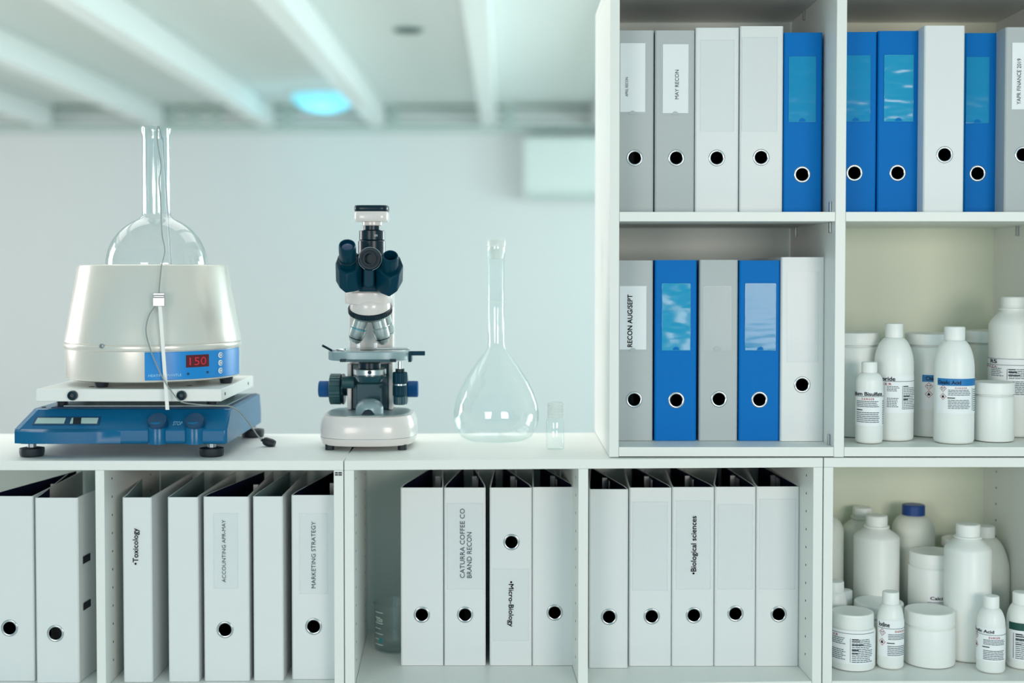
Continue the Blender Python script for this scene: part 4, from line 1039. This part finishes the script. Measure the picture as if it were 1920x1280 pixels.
ridged([(731, 521, .058), (716, 513, .066), (704, 500, .085), (716, 476, .105), (735, 472, .105), (750, 481, .095), (756, 496, .078), (748, 514, .064)],
       [(730, 557, .062), (714, 550, .075), (703, 543, .095), (712, 530, .12), (735, 525, .13), (752, 522, .12), (755, 528, .088), (745, 547, .072)])
m = MB(); m.prism(outline([(671, 476), (717, 476), (722, 505), (712, 546), (676, 546), (668, 505)], .13)[::-1], -.070, .02); m.build('head_block', M['black'], t, 25, bevel=.003)
m = MB(); pc = outline([(681, 500), (681, 534), (684, 539), (692, 541), (699, 539), (702, 534), (702, 500)], .08); m.prism(pc[::-1], -.088, -.07); m.build('hinge_column', M['black'], t, 25, bevel=.003)
hp = mp(694, 485, .08)
m = MB(); m.rev(hp, hp + Vector((0, -1, 0)), [(.0205, -.012), (.0205, .003), (.0190, .005), (.0150, .005), (.0142, .003), (.0125, .003), (.0118, .0055), (.0100, .0055), (.0095, .001), (.0090, -.009), (1e-4, -.009)], 48); m.build('hinge_port', M['black2'], t, 30)
m = MB(); m.rev(hp, hp + Vector((0, -1, 0)), [(.0208, .0018), (.0212, .0018), (.0212, .0030), (.0206, .0030)], 48); m.build('port_ring', M['sc_grey'], t, 30)
def eyepiece(px0, py0, px1, py1, r, lens, extra):
    p0 = mp(px0, py0, .085); d = Vector((mp(px1, py1, .085).x - p0.x, 0, mp(px1, py1, .085).z - p0.z)); h = d.length
    p1 = mp(px1, py1, .085 - h * 1.0); L = (p1 - p0).length
    pr_ = [(1e-4, -.01), (r * 1.14, -.01), (r * 1.14, .002), (r * .98, .004), (r * .98, L * .45), (r * 1.04, L * .47), (r * 1.04, L * .9), (r, L * .97), (r * .96, L), (r * .82, L), (r * .80, L - .004 if lens else L - .02), (1e-4, L - .004 if lens else L - .02)]
    m = MB(); m.rev(p0, p1, pr_, 48); e = m.build('eyepiece', M['black'], t, 35)
    m = MB(); k_ = L - (.0035 if lens else .0195); m.rev(p0, p1, [(r * .79, k_ - .001), (r * .6, k_ + .0008), (1e-4, k_ + .0016)], 40); m.build('lens', M['lens'], e, 60)
    if extra:
        m = MB(); m.rev(p0, p1, [(r * 1.04, L * .42), (r * 1.12, L * .43), (r * 1.12, L * .46), (r * 1.04, L * .47)], 48); m.build('dioptre_ring', M['black2'], e, 35)
eyepiece(653, 506, 651, 459, .0148, True, True)
eyepiece(731, 514, 732, 479, .0140, False, False)
# photo tube and camera
def tr(px0, px1, y0, y1, nm, mt, e=None, ch=.0012):
    a = mp(px0, y1, .14); b = mp(px1, y0, .14); r = (b.x - a.x) / 2; c_ = (a.x + b.x) / 2
    m = MB()
    if e: m.rings([sup(r * .96, r * .86, a.z, -.02, e, cx=c_), sup(r, r * .9, a.z + .003, -.02, e, cx=c_), sup(r, r * .9, b.z - .003, -.02, e, cx=c_), sup(r * .96, r * .86, b.z, -.02, e, cx=c_)])
    else: m.lathe([(1e-4, a.z), (r - ch, a.z), (r, a.z + ch), (r, b.z - ch), (r - ch, b.z), (1e-4, b.z)], 48, c=(c_, -.02, 0))
    return m.build(nm, mt, t, 35)
tr(671, 722, 451, 480, 'photo_tube', M['black2']); tb = tr(673, 721, 432, 450.5, 'photo_tube_sleeve', M['black2'])
tr(681, 713, 422, 432, 'photo_tube_neck', M['black2']); tr(679, 716, 415, 423, 'camera_neck', M['sc_white'])
tr(665, 728.5, 397, 415.5, 'camera_body', M['sc_white'], 4.5); tr(665, 728.5, 385.5, 397, 'camera_top', M['black2'], 4.5)
m = MB(); a = mp(704, 441, .11); text_flat(m, '50X', a.x, a.z, .0065, .0035, -.0452, 'flat', 0); m.build('lettering', M['cap'], tb)

# ------------------------------------------------------------------ volumetric flask, vial, beaker
VY = .245
v = at(930.5, 700, VY); kv = (VY + DCAM) / F
t = thing('volumetric_flask', 'tall clear pear-shaped volumetric flask with stopper, right of the microscope', 'flask', (v.x, VY, ZD))
def vz(py): return ZA(py, VY) - ZD
prof = [(1e-4, .002), (42 * kv, .0012), (54 * kv, .001), (66 * kv, .007), (76 * kv, .022), (80 * kv, .042), (80 * kv, .052), (77 * kv, vz(755)), (70 * kv, vz(735)), (58 * kv, vz(711)), (44 * kv, vz(690)), (31 * kv, vz(672)), (20 * kv, vz(658)), (16 * kv, vz(650)), (15 * kv, vz(640)), (15 * kv, vz(486)), (16.2 * kv, vz(484)), (16.5 * kv, vz(462))]
m = MB(); m.lathe(prof, 72); m.build('flask_body', M['glass_faint'], t, 60)
m = MB(); m.lathe([(1e-4, vz(486)), (12.8 * kv, vz(485)), (14.8 * kv, vz(466)), (15.5 * kv, vz(462)), (17.5 * kv, vz(461)), (17.5 * kv, vz(451)), (16.5 * kv, vz(449)), (1e-4, vz(449))], 48); m.build('stopper', M['frost'], t, 40)
m = MB(); m.lathe([(15.2 * kv, vz(566)), (15.5 * kv, vz(566)), (15.5 * kv, vz(567)), (15.2 * kv, vz(567))], 48); m.build('fill_mark', M['grad'], t, 40)
VY2 = .11; v = at(1041, 800, VY2); kv = (VY2 + DCAM) / F
def wz(py): return ZA(py, VY2) - ZD
t = thing('glass_vial', 'small pale glass vial with a ridged cap between flask and bookcase', 'vial', (v.x, VY2, ZD))
m = MB(); m.lathe([(1e-4, .002), (15 * kv, .0008), (17 * kv, .003), (17 * kv, wz(790)), (15 * kv, wz(784)), (13.5 * kv, wz(781))], 40); m.build('vial_body', M['glass_faint'], t, 60)
m = MB(); pr_ = [(1e-4, wz(783)), (14 * kv, wz(783))]
for i in range(5): y_ = 779 - i * 5; pr_ += [(15 * kv, wz(y_)), (15 * kv, wz(y_ - 2.6)), (14 * kv, wz(y_ - 3.0)), (14 * kv, wz(y_ - 4.8))]
pr_ += [(13.5 * kv, wz(754)), (1e-4, wz(754))]
m.lathe(pr_, 40); m.build('vial_cap', M['frost'], t, 30)
BY = .195; v = at(739, 1180, BY); kv = (BY + DCAM) / F; rb = 37 * kv
def bz(py): return ZA(py, BY) - zl
t = thing('beaker', 'clear glass beaker standing beside the white binders in the middle low cabinet', 'beaker', (v.x, BY, zl))
H = bz(1128); pr_ = [(1e-4, .0025), (rb - .006, .001), (rb - .001, .003), (rb, .007), (rb, H - .004), (rb + .0025, H), (rb + .001, H + .0012), (rb - .0012, H - .002), (rb - .0015, .008), (rb - .007, .004), (1e-4, .004)]
m = MB(); m.lathe(pr_, 56); m.build('beaker_wall', M['glass'], t, 60)
bc_ = Cyl(739, BY, 37, zl)
m = MB()
for i, y_ in enumerate((1150, 1160, 1170, 1180, 1190, 1200, 1210)): band(m, bc_, 706, 716 if i % 2 else 721, y_, y_ + 1.4, .0004, n=4)
cyl_text(m, bc_, '250', 708, 720, 1162, 1168, .0004, .01); m.build('graduation_marks', M['grad'], t)
m = MB(); band(m, bc_, 713, 720, 1198, 1207, .0005, n=4); m.build('teal_spot', M['teal_dot'], t)
